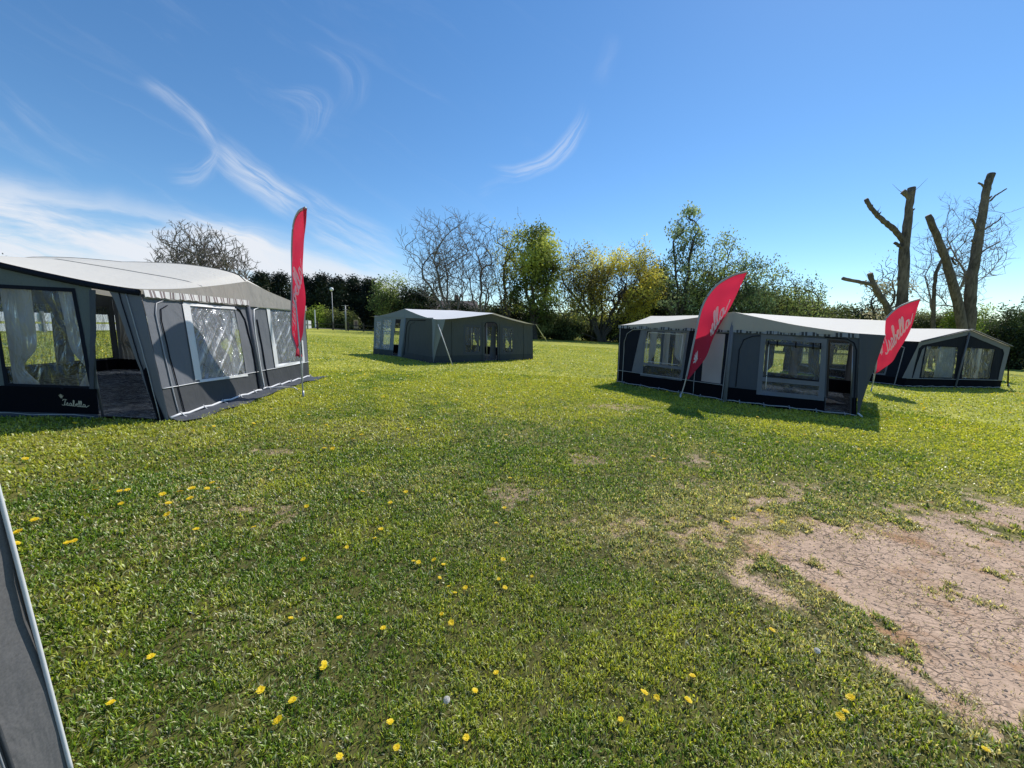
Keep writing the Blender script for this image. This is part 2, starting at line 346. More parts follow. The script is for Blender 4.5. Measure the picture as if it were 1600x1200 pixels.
# ------------------------------------------------------------------ awnings
def lerp(a, b, t): return tuple(a[i] + (b[i] - a[i]) * t for i in range(len(a)))
class Awning:
    def __init__(s, label, B0, Bm, B1, B2, B3, ins, h0=1.82, A=.38, Av=None, k=.6, p=1.3, over=(0.04, 0.04, .04), roof='roof', valance='valance', um=.5, D=0, group='awnings pitched on the field'):
        s.root = empty('awning', (B0[0], B0[1], gz(B0[0])), label, 'awning', group)
        s.h0, s.A, s.Av, s.k, s.p, s.over, s.um, s.D = h0, A, (A if Av is None else Av), k, p, over, um, D
        i0, im, i1, i2, i3 = ins
        s.fa = Seg(B0, Bm, i0, im, seed=1); s.fb = Seg(Bm, B1, im, i1, seed=2)
        s.sr = Seg(B1, B2, i1, i2, seed=3); s.back = Seg(B2, B3, i2, i3, seed=4); s.sl = Seg(B3, B0, i3, i0, seed=5)
        ad = lambda a, b: (a[0] + b[0], a[1] + b[1])
        s.T = [ad(B0, i0), ad(Bm, im), ad(B1, i1), ad(B2, i2), ad(B3, i3)]
        s.build_roof(MAT[roof], MAT[valance] if valance else None)
    def sh(s, x, m=.5):
        x = min(max(x, 0), 1); y = x / m if x < m else (1 - x) / (1 - m); return y ** s.p
    def zc(s, u, v):
        a, b = s.sh(u, s.um), s.sh(v); y = 1 - abs(2 * min(max(v, 0), 1) - 1); return s.h0 + s.A * a + s.Av * b - min(s.A, s.Av) * s.k * a * b + s.D * a * math.sqrt(y) * (1 - .6 * y)
    def xy(s, u, v):
        m = s.um
        f = lerp(s.T[0], s.T[1], u / m) if u < m else lerp(s.T[1], s.T[2], (u - m) / (1 - m))
        return lerp(f, lerp(s.T[4], s.T[3], u), v)
    def rp(s, u, v):
        x, y = s.xy(u, v); w = .008 * mnoise.noise(Vector((x * 1.4, y * 1.4, 3)))
        return (x, y, gz(x) + s.zc(u, v) + w - .07 * max(0, -u, u - 1) * 3)
    def build_roof(s, m, mv):
        ol, orr, of = s.over; wf = s.fa.L + s.fb.L; dp = s.sr.L; NU, NV = 48, 40
        us = sorted(set([-ol / wf] + [i / NU for i in range(NU + 1)] + [s.um, 1 + orr / wf])); vs = [-of / dp] + [j / NV for j in range(NV + 1)] + [1 + .04 / dp]
        V = [s.rp(u, v) for v in vs for u in us]; n = len(us); Fc = []
        for j in range(len(vs) - 1):
            for i in range(n - 1): a = j * n + i; Fc.append((a, a + 1, a + n + 1, a + n))
        s.roof = mesh_obj('roof', V, Fc, m, s.root)
        if mv:
            V = []; Fc = []; K = 5; uu = [u for u in us if 0 <= u <= 1]; n = len(uu)
            for j in range(K + 1):
                for u in uu:
                    x, y, z = s.rp(u, -of / dp); zf = gz(x) + 1.76; q = j / K
                    V.append((x, y, z - .004 + (zf - z) * q))
            for j in range(K):
                for i in range(n - 1): a = j * n + i; Fc.append((a, a + n, a + n + 1, a + 1))
            mesh_obj('roof_valance', V, Fc, mv, s.root)
    def front_crest(s, seg, t):
        u = t / seg.L * s.um if seg is s.fa else s.um + t / seg.L * (1 - s.um); return s.zc(u, 0)
    def side_top(s, seg, t0=0, t1=None, drop=.012):
        """polygon points of the wall's top edge from t1 back to t0"""
        t1 = seg.L if t1 is None else t1; o = []
        for i in range(17):
            t = t1 + (t0 - t1) * i / 16
            if seg is s.sr: z = s.zc(1, t / seg.L)
            elif seg is s.sl: z = s.zc(0, 1 - t / seg.L)
            elif seg is s.back: z = s.zc(1 - t / seg.L, 1)
            else: z = s.front_crest(seg, t)
            o.append((t, z - drop))
        return o
    def fringe(s, seg, mat, h1=1.80, h0=1.70, off=.05):
        n = int(seg.L / .03); V = []; Fc = []; al = []
        for i in range(n + 1):
            t = seg.L * i / n; z = h0 + .006 * math.sin(t * 40)
            V += [seg.P(t, h1, off), seg.P(t, z, off + .012 * math.sin(t * 9))]; al += [t, t]
            if i: Fc.append((2 * i - 2, 2 * i - 1, 2 * i + 1, 2 * i))
        o = mesh_obj('fringe', V, Fc, MAT[mat], s.root)
        at = o.data.attributes.new('along', 'FLOAT', 'POINT'); at.data.foreach_set('value', al); return o
    def pole(s, seg, t, r=.02, off=-.05, mat='steel', h=None, name='pole'):
        return tube(name, [seg.P(t, 0, off), seg.P(t, h or 1.78, off)], r, MAT[mat], s.root, 8)
    def ground_line(s, seg, mat='grey_piping', t0=0, t1=None, r=.014):
        t1 = seg.L if t1 is None else t1; n = 14
        tube('base_cord', [seg.P(t0 + (t1 - t0) * i / n, .05 + .012 * math.sin(i * 2.1), .02) for i in range(n + 1)], r, MAT[mat], s.root, 5)
    def pegs(s, seg, t0=.2, step=.5, mat='rope'):
        t = t0
        while t < seg.L:
            tube('peg', [seg.P(t, .09, .02), seg.P(t + .01, .03, .06), seg.P(t + .02, .005, .1)], [.012, .01, .014], MAT[mat], s.root, 5); t += step
    def floor(s, mat='sheet'):
        V = [];n = 26
        P = [s.fa.A, s.fa.B, s.fb.B, s.sr.B, s.sl.A]
        for j in range(n + 1):
            for i in range(n + 1):
                u, v = i / n, j / n
                f = lerp(P[0], P[1], u * 2) if u < .5 else lerp(P[1], P[2], u * 2 - 1)
                x, y = lerp(f, lerp(P[4], P[3], u), .01 + v * .98); V.append((x, y, gz(x) + .035 + .02 * mnoise.noise(Vector((x * 2, y * 2, 0)))))
        Fc = [(j * (n + 1) + i, j * (n + 1) + i + 1, (j + 1) * (n + 1) + i + 1, (j + 1) * (n + 1) + i) for j in range(n) for i in range(n)]
        return mesh_obj('groundsheet', V, Fc, MAT[mat], s.root)
    def simple_wall(s, seg, wall, skirt, wins=(), sk=.42, pane='pvc_shade', frame=None, curt=None, tie=.35, top=None):
        L = seg.L; pol = [(0, sk), (L, sk)] + (top or s.side_top(seg))
        seg.panel('wall_panel', MAT[wall], s.root, pol, wins)
        seg.panel('skirt', MAT[skirt], s.root, [(0, .0), (L, .0), (L, sk), (0, sk)], [], 0)
        for w in wins:
            x0 = min(p[0] for p in w); x1 = max(p[0] for p in w); y0 = min(p[1] for p in w); y1 = max(p[1] for p in w)
            seg.window(s.root, w, MAT[pane], MAT[frame or wall])
            if curt:
                wd = (x1 - x0) * .3
                seg.curtain(s.root, x0 - .05, x0 + wd, y0 - .03, y1 + .03, MAT[curt], tie, -1)
                seg.curtain(s.root, x1 - wd, x1 + .05, y0 - .03, y1 + .03, MAT[curt], tie, 1)
def R_(x0, x1, y0, y1): return [(x0, y0), (x1, y0), (x1, y1), (x0, y1)]
def wing(aw, name, base, tips, mat):
    """triangular storm flap: base point on the ground, a run of points along the roof overhang"""
    n = len(tips); V = []; Fc = []; K = 10
    for j in range(K + 1):
        q = j / K
        for t in tips:
            p = lerp(t, base, q * .985); V.append((p[0] + .012 * math.sin(q * 7), p[1], p[2]))
    for j in range(K):
        for i in range(n - 1): a = j * n + i; Fc.append((a, a + 1, a + n + 1, a + n))
    return mesh_obj(name, V, Fc, MAT[mat], aw.root)

# ---- awning at the left edge, side and front towards us
a = Awning('cream roofed grey awning at the left with a flag shadow on its wall', (-4.99, 5.46), (-5.27, 7.95), (-5.42, 10.15), (-10.25, 9.95), (-9.88, 5.16),
           [(-.30, .1), (-.15, 0), (0, 0), (.15, -.1), (.15, .1)], h0=1.88, A=.37, k=.90, D=.50, over=(.05, .05, .04))
S = a.fa; L = S.L
win = [(.69, .50), (2.08, .42), (2.05, 1.70), (.77, 1.72)]
S.panel('wall_panel', MAT['a1front'], a.root, [(0, .47), (L, .42), (L, 1.82), (0, 1.82)], [win])
S.panel('skirt', MAT['a1skirt'], a.root, [(0, 0), (L, 0), (L, .42), (0, .47)])
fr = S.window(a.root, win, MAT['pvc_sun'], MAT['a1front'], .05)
for q in ([(.66, .50), (.80, .50), (.88, 1.72), (.72, 1.72)], [(.75, .455), (2.10, .385), (2.1, .425), (.75, .50)], [(.74, 1.70), (2.08, 1.68), (2.08, 1.725), (.74, 1.745)]):
    S.panel('window_strip', MAT['white_piping'], fr, q, [], .016, .3)
S.curtain(a.root, 1.82, 2.1, .5, 1.7, MAT['curtain'], .35, 1)
S.line('piping', [(.18, .05), (.16, 1.1), (.16, 1.55), (.22, 1.70), (.36, 1.75)], .010, MAT['grey_piping'], a.root)
S.line('piping', [(.30, .03), (.26, .9), (.24, 1.45), (.28, 1.62), (.42, 1.68)], .008, MAT['navy'], a.root)
S.line('piping', [(.0, .475), (L, .425)], .007, MAT['white_piping'], a.root)
S.line('piping', [(2.05, 1.72), (2.22, 1.66), (2.33, 1.5), (2.4, .9), (2.42, .05)], .016, MAT['navy'], a.root)
a.fringe(S, 'fringe1', 1.88, 1.78)
for uu, vv in ((.5, 1), (.25, 1), (.75, 1)):
    tube('roof_seam', [tuple(np.array(a.rp(uu, v_ / 20)) + np.array([0, 0, .004])) for v_ in range(21)], .006, MAT['valance'], a.roof, 4)
tube('ridge_seam', [tuple(np.array(a.rp(.5, v_ / 40)) + np.array([.004, 0, .004])) for v_ in range(5)] , .008, MAT['navy'], a.roof, 4)
a.pole(S, L, .045, -.0, 'greyframe', 2.2, 'corner_sleeve')
S2 = a.fb; L2 = S2.L
win = [(.68, .52), (1.92, .48), (1.93, 1.70), (.66, 1.74)]
S2.panel('wall_panel', MAT['a1front'], a.root, [(0, .42), (L2, .42), (L2, 1.84), (0, 1.84)], [win])
S2.panel('skirt', MAT['a1skirt'], a.root, [(0, 0), (L2, 0), (L2, .42), (0, .42)])
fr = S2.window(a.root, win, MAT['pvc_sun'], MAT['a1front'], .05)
for q in ([(.62, .50), (.76, .50), (.70, 1.76), (.58, 1.76)], [(.62, .44), (1.96, .42), (1.96, .48), (.62, .51)], [(1.88, .46), (1.97, .46), (1.97, 1.0), (1.90, 1.0)]):
    S2.panel('window_strip', MAT['white_piping'], fr, q, [], .016, .3)
S2.line('piping', [(.12, .02), (.10, 1.0), (.10, 1.5), (.18, 1.70), (.34, 1.76), (L2 - .05, 1.74)], .014, MAT['white_piping'], a.root)
S2.line('piping', [(.3, .02), (.26, 1.0), (.22, 1.5)], .014, MAT['navy'], a.root)
S2.line('piping', [(0.1, .425), (L2, .425)], .007, MAT['white_piping'], a.root)
for q in (S, S2): a.ground_line(q, 'white_piping', r=.02); a.pegs(q)
# the side wall that faces us: window left of the doorway
S = a.sl; L = S.L
dl = lambda h: L - (.97 - .27 * h / 1.9)                  # left edge of the doorway
dr = lambda h: L - .14 - .17 * h / 1.93                   # its slanted right edge
top = a.side_top(S)
ttop = lambda t: a.zc(0, 1 - t / L) - .012
wl = R_(L - 2.12, L - 1.0, .47, 1.80); wl2 = R_(L - 4.3, L - 2.35, .47, 1.80)
lt = [p for p in top if p[0] < L - .72]
S.panel('wall_panel', MAT['a1side'], a.root, [(0, .44), (dl(.44), .44), (dl(1.84), 1.84), (dl(1.84), ttop(dl(1.84)))] + lt, [wl, wl2])
S.panel('skirt', MAT['black'], a.root, [(0, .07), (dl(.0) + .02, .07), (dl(.44), .44), (0, .44)], [], .01)
S.panel('skirt_hem', MAT['slate'], a.root, [(0, .0), (dl(.0) + .03, .0), (dl(.0) + .02, .075), (0, .075)], [], .03)
S.panel('door_header', MAT['navy'], a.root, [(dl(1.84), 1.86), (L, 1.80)] + [p for p in top if p[0] >= L - .72] + [(dl(1.84), ttop(dl(1.84)))], [], 0)
for w in (wl, wl2):
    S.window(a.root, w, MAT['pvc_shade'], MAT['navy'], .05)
    S.curtain(a.root, w[0][0] - .02, w[0][0] + .42, .42, 1.83, MAT['curtain'], .2, -1)
    S.curtain(a.root, w[1][0] - .3, w[1][0] + .02, .42, 1.83, MAT['curtain'], .2, 1)
S.panel('door_post', MAT['slate'], a.root, [(dl(0) - .03, .44), (dl(0) + .03, .44), (dl(1.84) + .08, 1.84), (dl(1.84) - .02, 1.84)], [], .02)
# dark rolled edge under the sloping eave, and the corner flap
tp = [S.P(t, ttop(t) - .03, .03) for t in [L * i / 24 for i in range(25)]]
tube('eave_roll', tp, .045, MAT['navy'], a.root, 7)
S.panel('corner_flap', MAT['greyframe'], a.root, [(dr(0), 0), (L + .0, 0), (L + .0, 1.86), (L - .46, 1.90), (L - .40, 1.72)], [], .015)
S.panel('skirt', MAT['black'], a.root, [(dr(0) - .01, 0), (L - .04, 0), (L - .10, .3), (dr(.72) + .05, .78), (dr(.72) - .01, .72)], [], .024)
for o_, m_ in ((.0, 'navy'), (.10, 'grey_piping')): S.line('seam', [(dr(0) + o_ * .3, 0), (dr(.9) + o_ * .8, .9), (dr(1.75) + o_, 1.85)], .007, MAT[m_], a.root, .024)
emblem('crown_logo', lambda x, y: S.P(L - 1.42 + x * .044, .19 + y * .048 - .003 * x, .016), MAT['steel'], a.root, .15, (1.0, 1.9))
a.ground_line(S, 'grey_piping', 0, L - 1)
# far side, back
B = a.sr; LB = B.L
a.simple_wall(B, 'slate', 'black', [R_(1.0, 2.3, .34, 1.62), R_(3.1, 4.6, .34, 1.62)], curt='curtain_dark', sk=.3)
a.simple_wall(a.back, 'slate', 'black', [R_(.15, 1.1, .34, 1.6), R_(1.5, 2.6, .34, 1.6), R_(3.1, 4.3, .34, 1.6)], sk=.3)
a.floor()
for sg, t in ((a.fa, .1), (a.fb, .05), (a.sr, .1), (a.sl, .1), (a.sl, L - 1.0)): a.pole(sg, t, .015, -.09)
# apron of groundsheet spread out along the front
V = []; Fc = []
for i in range(31):
    q = i / 30; x0, y0 = lerp(lerp(a.fa.A, a.fa.B, min(q * 2, 1)), a.fb.B, max(0, q * 2 - 1)); w = .30 + .08 * math.sin(q * 7) + .10 * q
    for k in range(5):
        x = x0 + w * k / 4 + (.03 * math.sin(q * 31) if k == 4 else 0); V.append((x, y0 + .25 * (k / 4) * (q - .3), gz(x) + .03 + .012 * math.sin(q * 40 + k * 2)))
    if i:
        for k in range(4): b = (i - 1) * 5 + k; Fc.append((b, b + 1, b + 6, b + 5))
mesh_obj('groundsheet_apron', V, Fc, MAT['apron'], a.root)
tube('tie_cord', [a.fb.P(.1, .06, .05), a.fb.P(.3, .05, .25), a.fb.P(.35, .04, .5), (-4.62, 8.15, gz(-4.6) + .04)], .014, MAT['rope'], a.root, 5)

# ---- awning in the middle distance
a = Awning('olive grey awning standing alone in mid field with a guy rope at its corner', (-6.66, 18.32), (-5.01, 17.36), (-3.17, 15.22), (1.04, 19.33), (-2.4, 22.4),
           [(.1, .1), (.18, .12), (.02, .1), (-.08, .05), (0, 0)], h0=1.76, A=.40, k=.75, um=.42, over=(.25, .38, .05), roof='roof_grey', valance='a2light')
S = a.fa; L = S.L
wa, wb = R_(.12, .42, .3, 1.55), R_(.55, 1.08, .3, 1.64); dr_ = R_(1.3, 1.64, .02, 1.68)
S.panel('wall_panel', MAT['a2light'], a.root, [(0, .26), (1.3, .26), (1.3, .02), (1.64, .02), (1.64, .02), (L, .02), (L, 1.80), (0, 1.80)], [wa, wb, R_(1.31, 1.63, .03, 1.68)])
S.panel('skirt', MAT['a2skirt'], a.root, R_(0, 1.3, 0, .26), [], .0)
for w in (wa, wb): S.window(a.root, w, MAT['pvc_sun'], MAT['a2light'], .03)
S = a.fb; L = S.L
S.panel('wall_panel', MAT['a2wall'], a.root, R_(0, L, .25, 1.8)); S.panel('skirt', MAT['a2skirt'], a.root, R_(0, L, 0, .25))
S.line('piping', [(.2, .1), (.2, 1.35), (.28, 1.55), (.5, 1.66), (2.1, 1.68)], .014, MAT['navy'], a.root)
S.line('piping', [(.55, .3), (.5, 1.2), (.62, 1.5), (1.1, 1.6)], .008, MAT['a2skirt'], a.root)
a.pole(a.fb, 0, .05, .0, 'a2light', 2.12, 'corner_sleeve')
S = a.sr; L = S.L
w1, w2 = R_(1.6, 2.42, .44, 1.50), R_(3.8, 4.42, .42, 1.52); door = rrect(2.70, 3.45, .02, 1.74, .2)
a.wall = S.panel('wall_panel', MAT['a2wall'], a.root, [(0, .3), (2.7, .3), (2.7, .02), (3.45, .02), (3.45, .3), (L, .3)] + a.side_top(S), [w1, w2, [(min(max(x, 2.705), 3.445), max(y, .025)) for x, y in door]])
S.panel('skirt', MAT['a2skirt'], a.root, R_(0, 2.7, 0, .3)); S.panel('skirt', MAT['a2skirt'], a.root, R_(3.45, L, 0, .3))
for w in (w1, w2):
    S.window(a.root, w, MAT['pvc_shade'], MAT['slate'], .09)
    S.curtain(a.root, w[0][0] - .02, w[0][0] + .26, .42, 1.52, MAT['curtain_dark'], .3, -1); S.curtain(a.root, w[1][0] - .26, w[1][0] + .02, .42, 1.52, MAT['curtain_dark'], .3, 1)
S.line('piping', door[1:], .018, MAT['navy'], a.root); S.panel('rolled_door', MAT['slate'], a.root, [(3.1, .1), (3.5, .1), (3.5, 1.6), (3.25, 1.68)], [], -.14)
for t in (.9, 2.55, 3.6, 5.2): S.line('seam', [(t, .05), (t, 1.72)], .009, MAT['a2skirt'], a.root)
tips = [a.rp(1 + q * .38 / (a.fa.L + a.fb.L), -.012) for q in (0, .5, 1)] + [a.rp(1 + .38 / (a.fa.L + a.fb.L), v) for v in (.03, .06)]
wing(a, 'corner_wing', a.sr.P(.0, 0, .02), tips, 'a2light')
a.simple_wall(a.back, 'slate', 'black', [R_(.6, 1.9, .45, 1.5), R_(2.4, 3.3, .45, 1.5), R_(3.6, 4.5, .45, 1.5)])
a.simple_wall(a.sl, 'slate', 'black', [R_(.6, 1.9, .45, 1.5), R_(2.4, 3.6, .45, 1.5), R_(4.3, 5.4, .45, 1.5)])
a.floor()
tp = a.rp(1.05, .0); gx, gy = gnd(707, 572)
tube('guy_rope', [tp, (gx, gy, gz(gx) + .02)], .02, MAT['rope'], a.root, 5)
tp = a.rp(1.05, 1.0)
for uv in ((857, 537), (851, 530)):
    gx, gy = gnd(*uv); tube('guy_rope', [tp, (gx, gy, gz(gx))], .016, MAT['rope'], a.root, 5)
for sg, t in ((a.fa, .1), (a.fb, .05), (a.sr, .1), (a.sl, .1), (a.sr, 2.9)): a.pole(sg, t, .02, -.09)

# ---- near awning on the right
a = Awning('navy and slate awning behind the folded flag with an open door at its right end', (3.30, 12.02), (5.29, 9.37), (7.50, 8.18), (10.6, 11.8), (6.5, 15.6),
           [(0, .05), (.05, .1), (-.12, .1), (0, 0), (0, 0)], h0=1.80, A=.40, k=.72, um=.55, over=(.04, .46, .05), p=1.4)
S = a.fa; L = S.L
w = [(.92, .41), (2.10, .43), (2.18, 1.65), (.98, 1.66)]; lp = [(2.68, .43), (3.16, .43), (3.16, 1.66), (2.66, 1.67)]
S.panel('wall_panel', MAT['navy'], a.root, R_(0, L, .40, 1.8), [w, lp]); S.panel('skirt', MAT['black'], a.root, R_(0, L, 0, .40), [])
S.panel('door_panel', MAT['lightpanel'], a.root, lp, [], .003)
fr = S.window(a.root, w, MAT['pvc_shade'], MAT['greyframe'], .07)
S.panel('side_panel', MAT['greyframe'], a.root, [(.55, .42), (.86, .42), (.93, 1.68), (.78, 1.70)], [], .010)
S.panel('glazing_bar', MAT['greyframe'], fr, R_(.88, 2.14, .66, .74), [], .018); S.panel('glazing_bar', MAT['slate'], fr, R_(1.46, 1.54, .74, 1.66), [], .014)
S.line('window_beading', [(1.0, .78), (2.06, .78), (2.1, 1.6), (1.04, 1.62)], .008, MAT['white_piping'], fr, .022, closed=True)
for t0, t1, e in ((1.0, 1.22, -1), (1.78, 2.1, 1), (1.40, 1.62, 0)): S.curtain(a.root, t0, t1, .72, 1.64, MAT['curtain'], .1, e, -.15)
S.line('piping', [(.22, .0), (.22, 1.3), (.30, 1.55), (.5, 1.68), (.9, 1.70)], .010, MAT['grey_piping'], a.root); S.line('piping', [(.05, .02), (.05, 1.76)], .010, MAT['grey_piping'], a.root)
S.line('piping', [(0, .405), (L, .405)], .009, MAT['grey_piping'], a.root); S.line('piping', [(2.5, .02), (2.5, 1.66), (3.3, 1.70)], .008, MAT['grey_piping'], a.root)
S.line('piping', [(L - .08, .02), (L - .05, 1.72)], .012, MAT['grey_piping'], a.root)
a.fringe(S, 'fringe3', 1.80, 1.71); a.ground_line(S); a.pegs(S, .3, .6, 'grey_piping')
a.pole(S, L, .045, .02, 'greyframe', 2.15, 'corner_sleeve')
S = a.fb; L = S.L
w = [(.74, .37), (1.84, .38), (1.84, 1.56), (.74, 1.60)]
door = [(1.97, .03), (2.42, .03), (2.43, 1.45), (2.38, 1.58), (2.26, 1.64), (1.97, 1.66)]
S.panel('wall_panel', MAT['slate'], a.root, [(0, .37), (1.96, .37), (1.96, .02), (L, .02), (L, 1.8), (0, 1.8)], [w, door]); S.panel('skirt', MAT['black'], a.root, R_(0, 1.96, 0, .37))
S.panel('skirt', MAT['black'], a.root, R_(2.43, L, 0, .42), [], .01)
fr = S.window(a.root, w, MAT['pvc_shade'], MAT['greyframe'], .1)
S.panel('glazing_bar', MAT['greyframe'], fr, R_(.7, 1.88, .60, .70), [], .018); S.line('window_beading', [(.8, .74), (1.80, .72)], .012, MAT['navy'], fr, .022)
S.line('blind_roll', [(.80, 1.50), (1.83, 1.47)], .035, MAT['slate'], fr, .02)
for t in (.8, .98, 1.35, 1.68, 1.82): tube('blind_tie', [S.P(t, 1.56, .05), S.P(t, 1.42, .06)], .012, MAT['black'], fr, 5)
S.line('window_beading', [(.82, .42), (.82, 1.48)], .008, MAT['white_piping'], fr, .022)
for t0, t1, e in ((.76, .96, -1), (1.62, 1.84, 1)): S.curtain(a.root, t0, t1, .72, 1.56, MAT['curtain_dark'], .1, e, -.12)
S.line('piping', [(.2, .40), (.2, 1.3), (.28, 1.55), (.46, 1.64), (.62, 1.66)], .010, MAT['navy'], a.root)
S.line('piping', [(1.90, 1.69), (2.3, 1.67), (2.42, 1.6), (2.47, 1.45), (2.47, .05)], .012, MAT['navy'], a.root)
a.fringe(S, 'fringe3', 1.80, 1.71); a.ground_line(S, 'grey_piping', 0, L); a.pegs(S, .3, .5, 'grey_piping')
S.curtain(a.root, 2.08, 2.25, .25, 1.6, MAT['curtain_dark'], .3, 1, -1.2)
tips = [a.rp(1 + q * .46 / (a.fa.L + a.fb.L), -.012) for q in (0, .5, 1)] + [a.rp(1 + .46 / (a.fa.L + a.fb.L), v) for v in (.04, .08)]
wing(a, 'corner_wing', a.sr.P(0, 0, .02), tips, 'slate')
a.simple_wall(a.sr, 'navy', 'black', [R_(2.9, 4.2, .45, 1.55)])
a.simple_wall(a.back, 'slate', 'black', [R_(.25, 1.45, .45, 1.6), R_(1.7, 2.7, .45, 1.6), R_(3.1, 4.9, .45, 1.6)])
a.simple_wall(a.sl, 'navy', 'black', [R_(.5, 1.9, .45, 1.6), R_(2.4, 4.0, .45, 1.6)])
a.floor()
for sg, t in ((a.fa, .1), (a.fb, .05), (a.sr, .1), (a.sl, .1)): a.pole(sg, t, .016, -.09)
for (cx_, cy_, w_, d_, lb_) in ((7.7, 9.9, .75, .35, 'crumpled pale plastic sheet on the floor inside the navy awning door'), (6.5, 10.3, .8, .4, 'crumpled pale plastic sheet on the floor behind the navy awning window')):
    V = []; n_ = 26
    for j in range(n_ + 1):
        for i in range(n_ + 1):
            x = cx_ + (i / n_ - .5) * 2 * w_; y = cy_ + (j / n_ - .5) * 2 * d_; e_ = min(1, 4 * min(i, n_ - i, j, n_ - j) / n_)
            V.append((x + .03 * mnoise.noise(Vector((y * 6, x, 1))), y + .04 * mnoise.noise(Vector((x * 6, y, 2))), gz(x) + .065 + e_ * (.06 + .09 * abs(mnoise.noise(Vector((x * 6, y * 9, cx_)))) + .05 * mnoise.noise(Vector((x * 17, y * 17, 0))))))
    tag(mesh_obj('plastic_sheet', V, [(j * (n_ + 1) + i, j * (n_ + 1) + i + 1, (j + 1) * (n_ + 1) + i + 1, (j + 1) * (n_ + 1) + i) for j in range(n_) for i in range(n_)], MAT['film']), lb_, 'plastic sheet')
for k in range(3): tube('peg', [a.sr.P(-.02 + .05 * k, .10, .02), a.sr.P(-.02 + .06 * k, .02, .10)], .016, MAT['rope'], a.root, 6)

# ---- gable-fronted awning at the far right
a = Awning('black awning at the far right with a grey edged gable of two windows', (15.05, 14.63), (17.93, 15.30), (20.36, 15.87), (19.2, 20.9), (13.85, 19.6),
           [(.38, .1), (.1, .1), (.12, .1), (0, 0), (0, 0)], h0=1.76, A=.58, Av=0, k=0, um=.54, p=1.0, over=(.1, .05, .12), valance=None)
GA, GB = a.fa, a.fb
for S, w in ((GA, [(.74, .38), (2.62, .38), (2.50, 1.62), (.56, 1.60)]), (GB, [(.1, .38), (1.72, .40), (1.72, 1.60), (.02, 1.62)])):
    S.panel('wall_panel', MAT['navy'], a.root, [(0, .34), (S.L, .34)] + a.side_top(S), [w]); S.panel('skirt', MAT['black'], a.root, R_(0, S.L, 0, .34))
    S.window(a.root, w, MAT['pvc_shade'], MAT['navy'], .04); S.line('piping', [(0, .345), (S.L, .345)], .010, MAT['grey_piping'], a.root); a.ground_line(S)
GA.panel('gable_trim', MAT['greyframe'], a.root, [(.0, 1.76), (GA.L, 2.30), (GA.L, 2.12), (.25, 1.62), (.1, 1.5), (.25, .35), (-.25, .35), (-.02, 1.6)], [], .022)
GB.panel('gable_trim', MAT['greyframe'], a.root, [(0, 2.30), (GB.L, 1.74), (GB.L - .02, .35), (GB.L - .30, .35), (GB.L - .24, 1.45), (GB.L - .36, 1.62), (0, 2.12)], [], .022)
GA.panel('gable_trim', MAT['greyframe'], a.root, [(.28, .36), (.62, .36), (.42, 1.55), (.30, 1.45)], [], .03)
GA.panel('roller_blind', MAT['a2light'], a.root, [(1.55, .4), (2.60, .4), (2.5, 1.6), (1.50, 1.6)], [], -.06)
for t0, t1, e in ((.75, 1.0, 0),): GA.curtain(a.root, t0, t1, .4, 1.6, MAT['curtain_dark'], .3, e)
GB.curtain(a.root, .95, 1.15, .4, 1.6, MAT['curtain'], .3, 1); GB.curtain(a.root, .72, .92, .4, 1.6, MAT['curtain_dark'], .3, -1)
tube('pole', [GA.P(2.70, 0, .05), GA.P(GA.L - .02, 2.2, .05)], .03, MAT['greyframe'], a.root, 7)
tube('gable_edge', [GA.P(0, 1.76, .09), GA.P(GA.L, 2.335, .09), GB.P(GB.L, 1.75, .09)], .03, MAT['slate'], a.root, 6)
S = a.sl; L = S.L
a.simple_wall(S, 'navy', 'black', [R_(L - 1.5, L - .75, .42, 1.5), R_(L - 4.2, L - 2.2, .42, 1.5)], sk=.34, frame='greyframe')
S.line('piping', [(L - 1.7, .0), (L - 1.7, 1.3), (L - 1.5, 1.6), (L - .9, 1.68), (L - .35, 1.5), (L - .3, .02)], .016, MAT['grey_piping'], a.root)
a.ground_line(S)
a.simple_wall(a.sr, 'navy', 'black', [R_(1.2, 3.6, .42, 1.5)], sk=.34); a.simple_wall(a.back, 'slate', 'black', [R_(.6, 2.3, .42, 1.5), R_(2.9, 4.6, .42, 1.5)], sk=.34)
a.floor()
tp = GB.P(GB.L, 1.72, .0); gx, gy = gnd(1571, 604); tube('guy_rope', [tp, (gx + .1, gy, gz(gx) + .02)], .025, MAT['black'], a.root, 5)
tube('peg', [(gx + .1, gy, gz(gx) + .12), (gx + .12, gy - .05, gz(gx))], .03, MAT['rope'], a.root, 6)

# ---- awning beside the camera, only its front corner reaches into the picture
a = Awning('woven grey awning wall with white piped edge close at the bottom left', (-1.9, -3.6), (-1.72, -1.2), (-1.485, 1.10), (-5.9, 1.35), (-6.2, -3.5),
           [(-.1, .1), (-.1, 0), (-.155, .02), (.1, 0), (.1, .1)], h0=1.84, A=.36, k=.5, over=(.05, .05, .04))
for S in (a.fa, a.fb):
    S.panel('wall_panel', MAT['a0'], a.root, R_(0, S.L, .35, 1.82), [R_(.6, 1.7, .5, 1.6)]); S.panel('skirt', MAT['a0'], a.root, R_(0, S.L, 0, .35))
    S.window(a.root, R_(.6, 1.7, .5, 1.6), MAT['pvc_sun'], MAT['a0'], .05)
S = a.fb; L = S.L
tube('piping', [S.P(L + .002, h, .004) for h in [i * .06 for i in range(31)]], .0065, MAT['white_piping'], a.root, 6)
S.line('seam', [(L - .115, .0), (L - .13, .5), (L - .17, .9), (L - .24, 1.75)], .006, MAT['a1skirt'], a.root, .006)
S.line('seam', [(L - .132, .0), (L - .147, .5), (L - .187, .9), (L - .26, 1.75)], .0025, MAT['grey_piping'], a.root, .012)
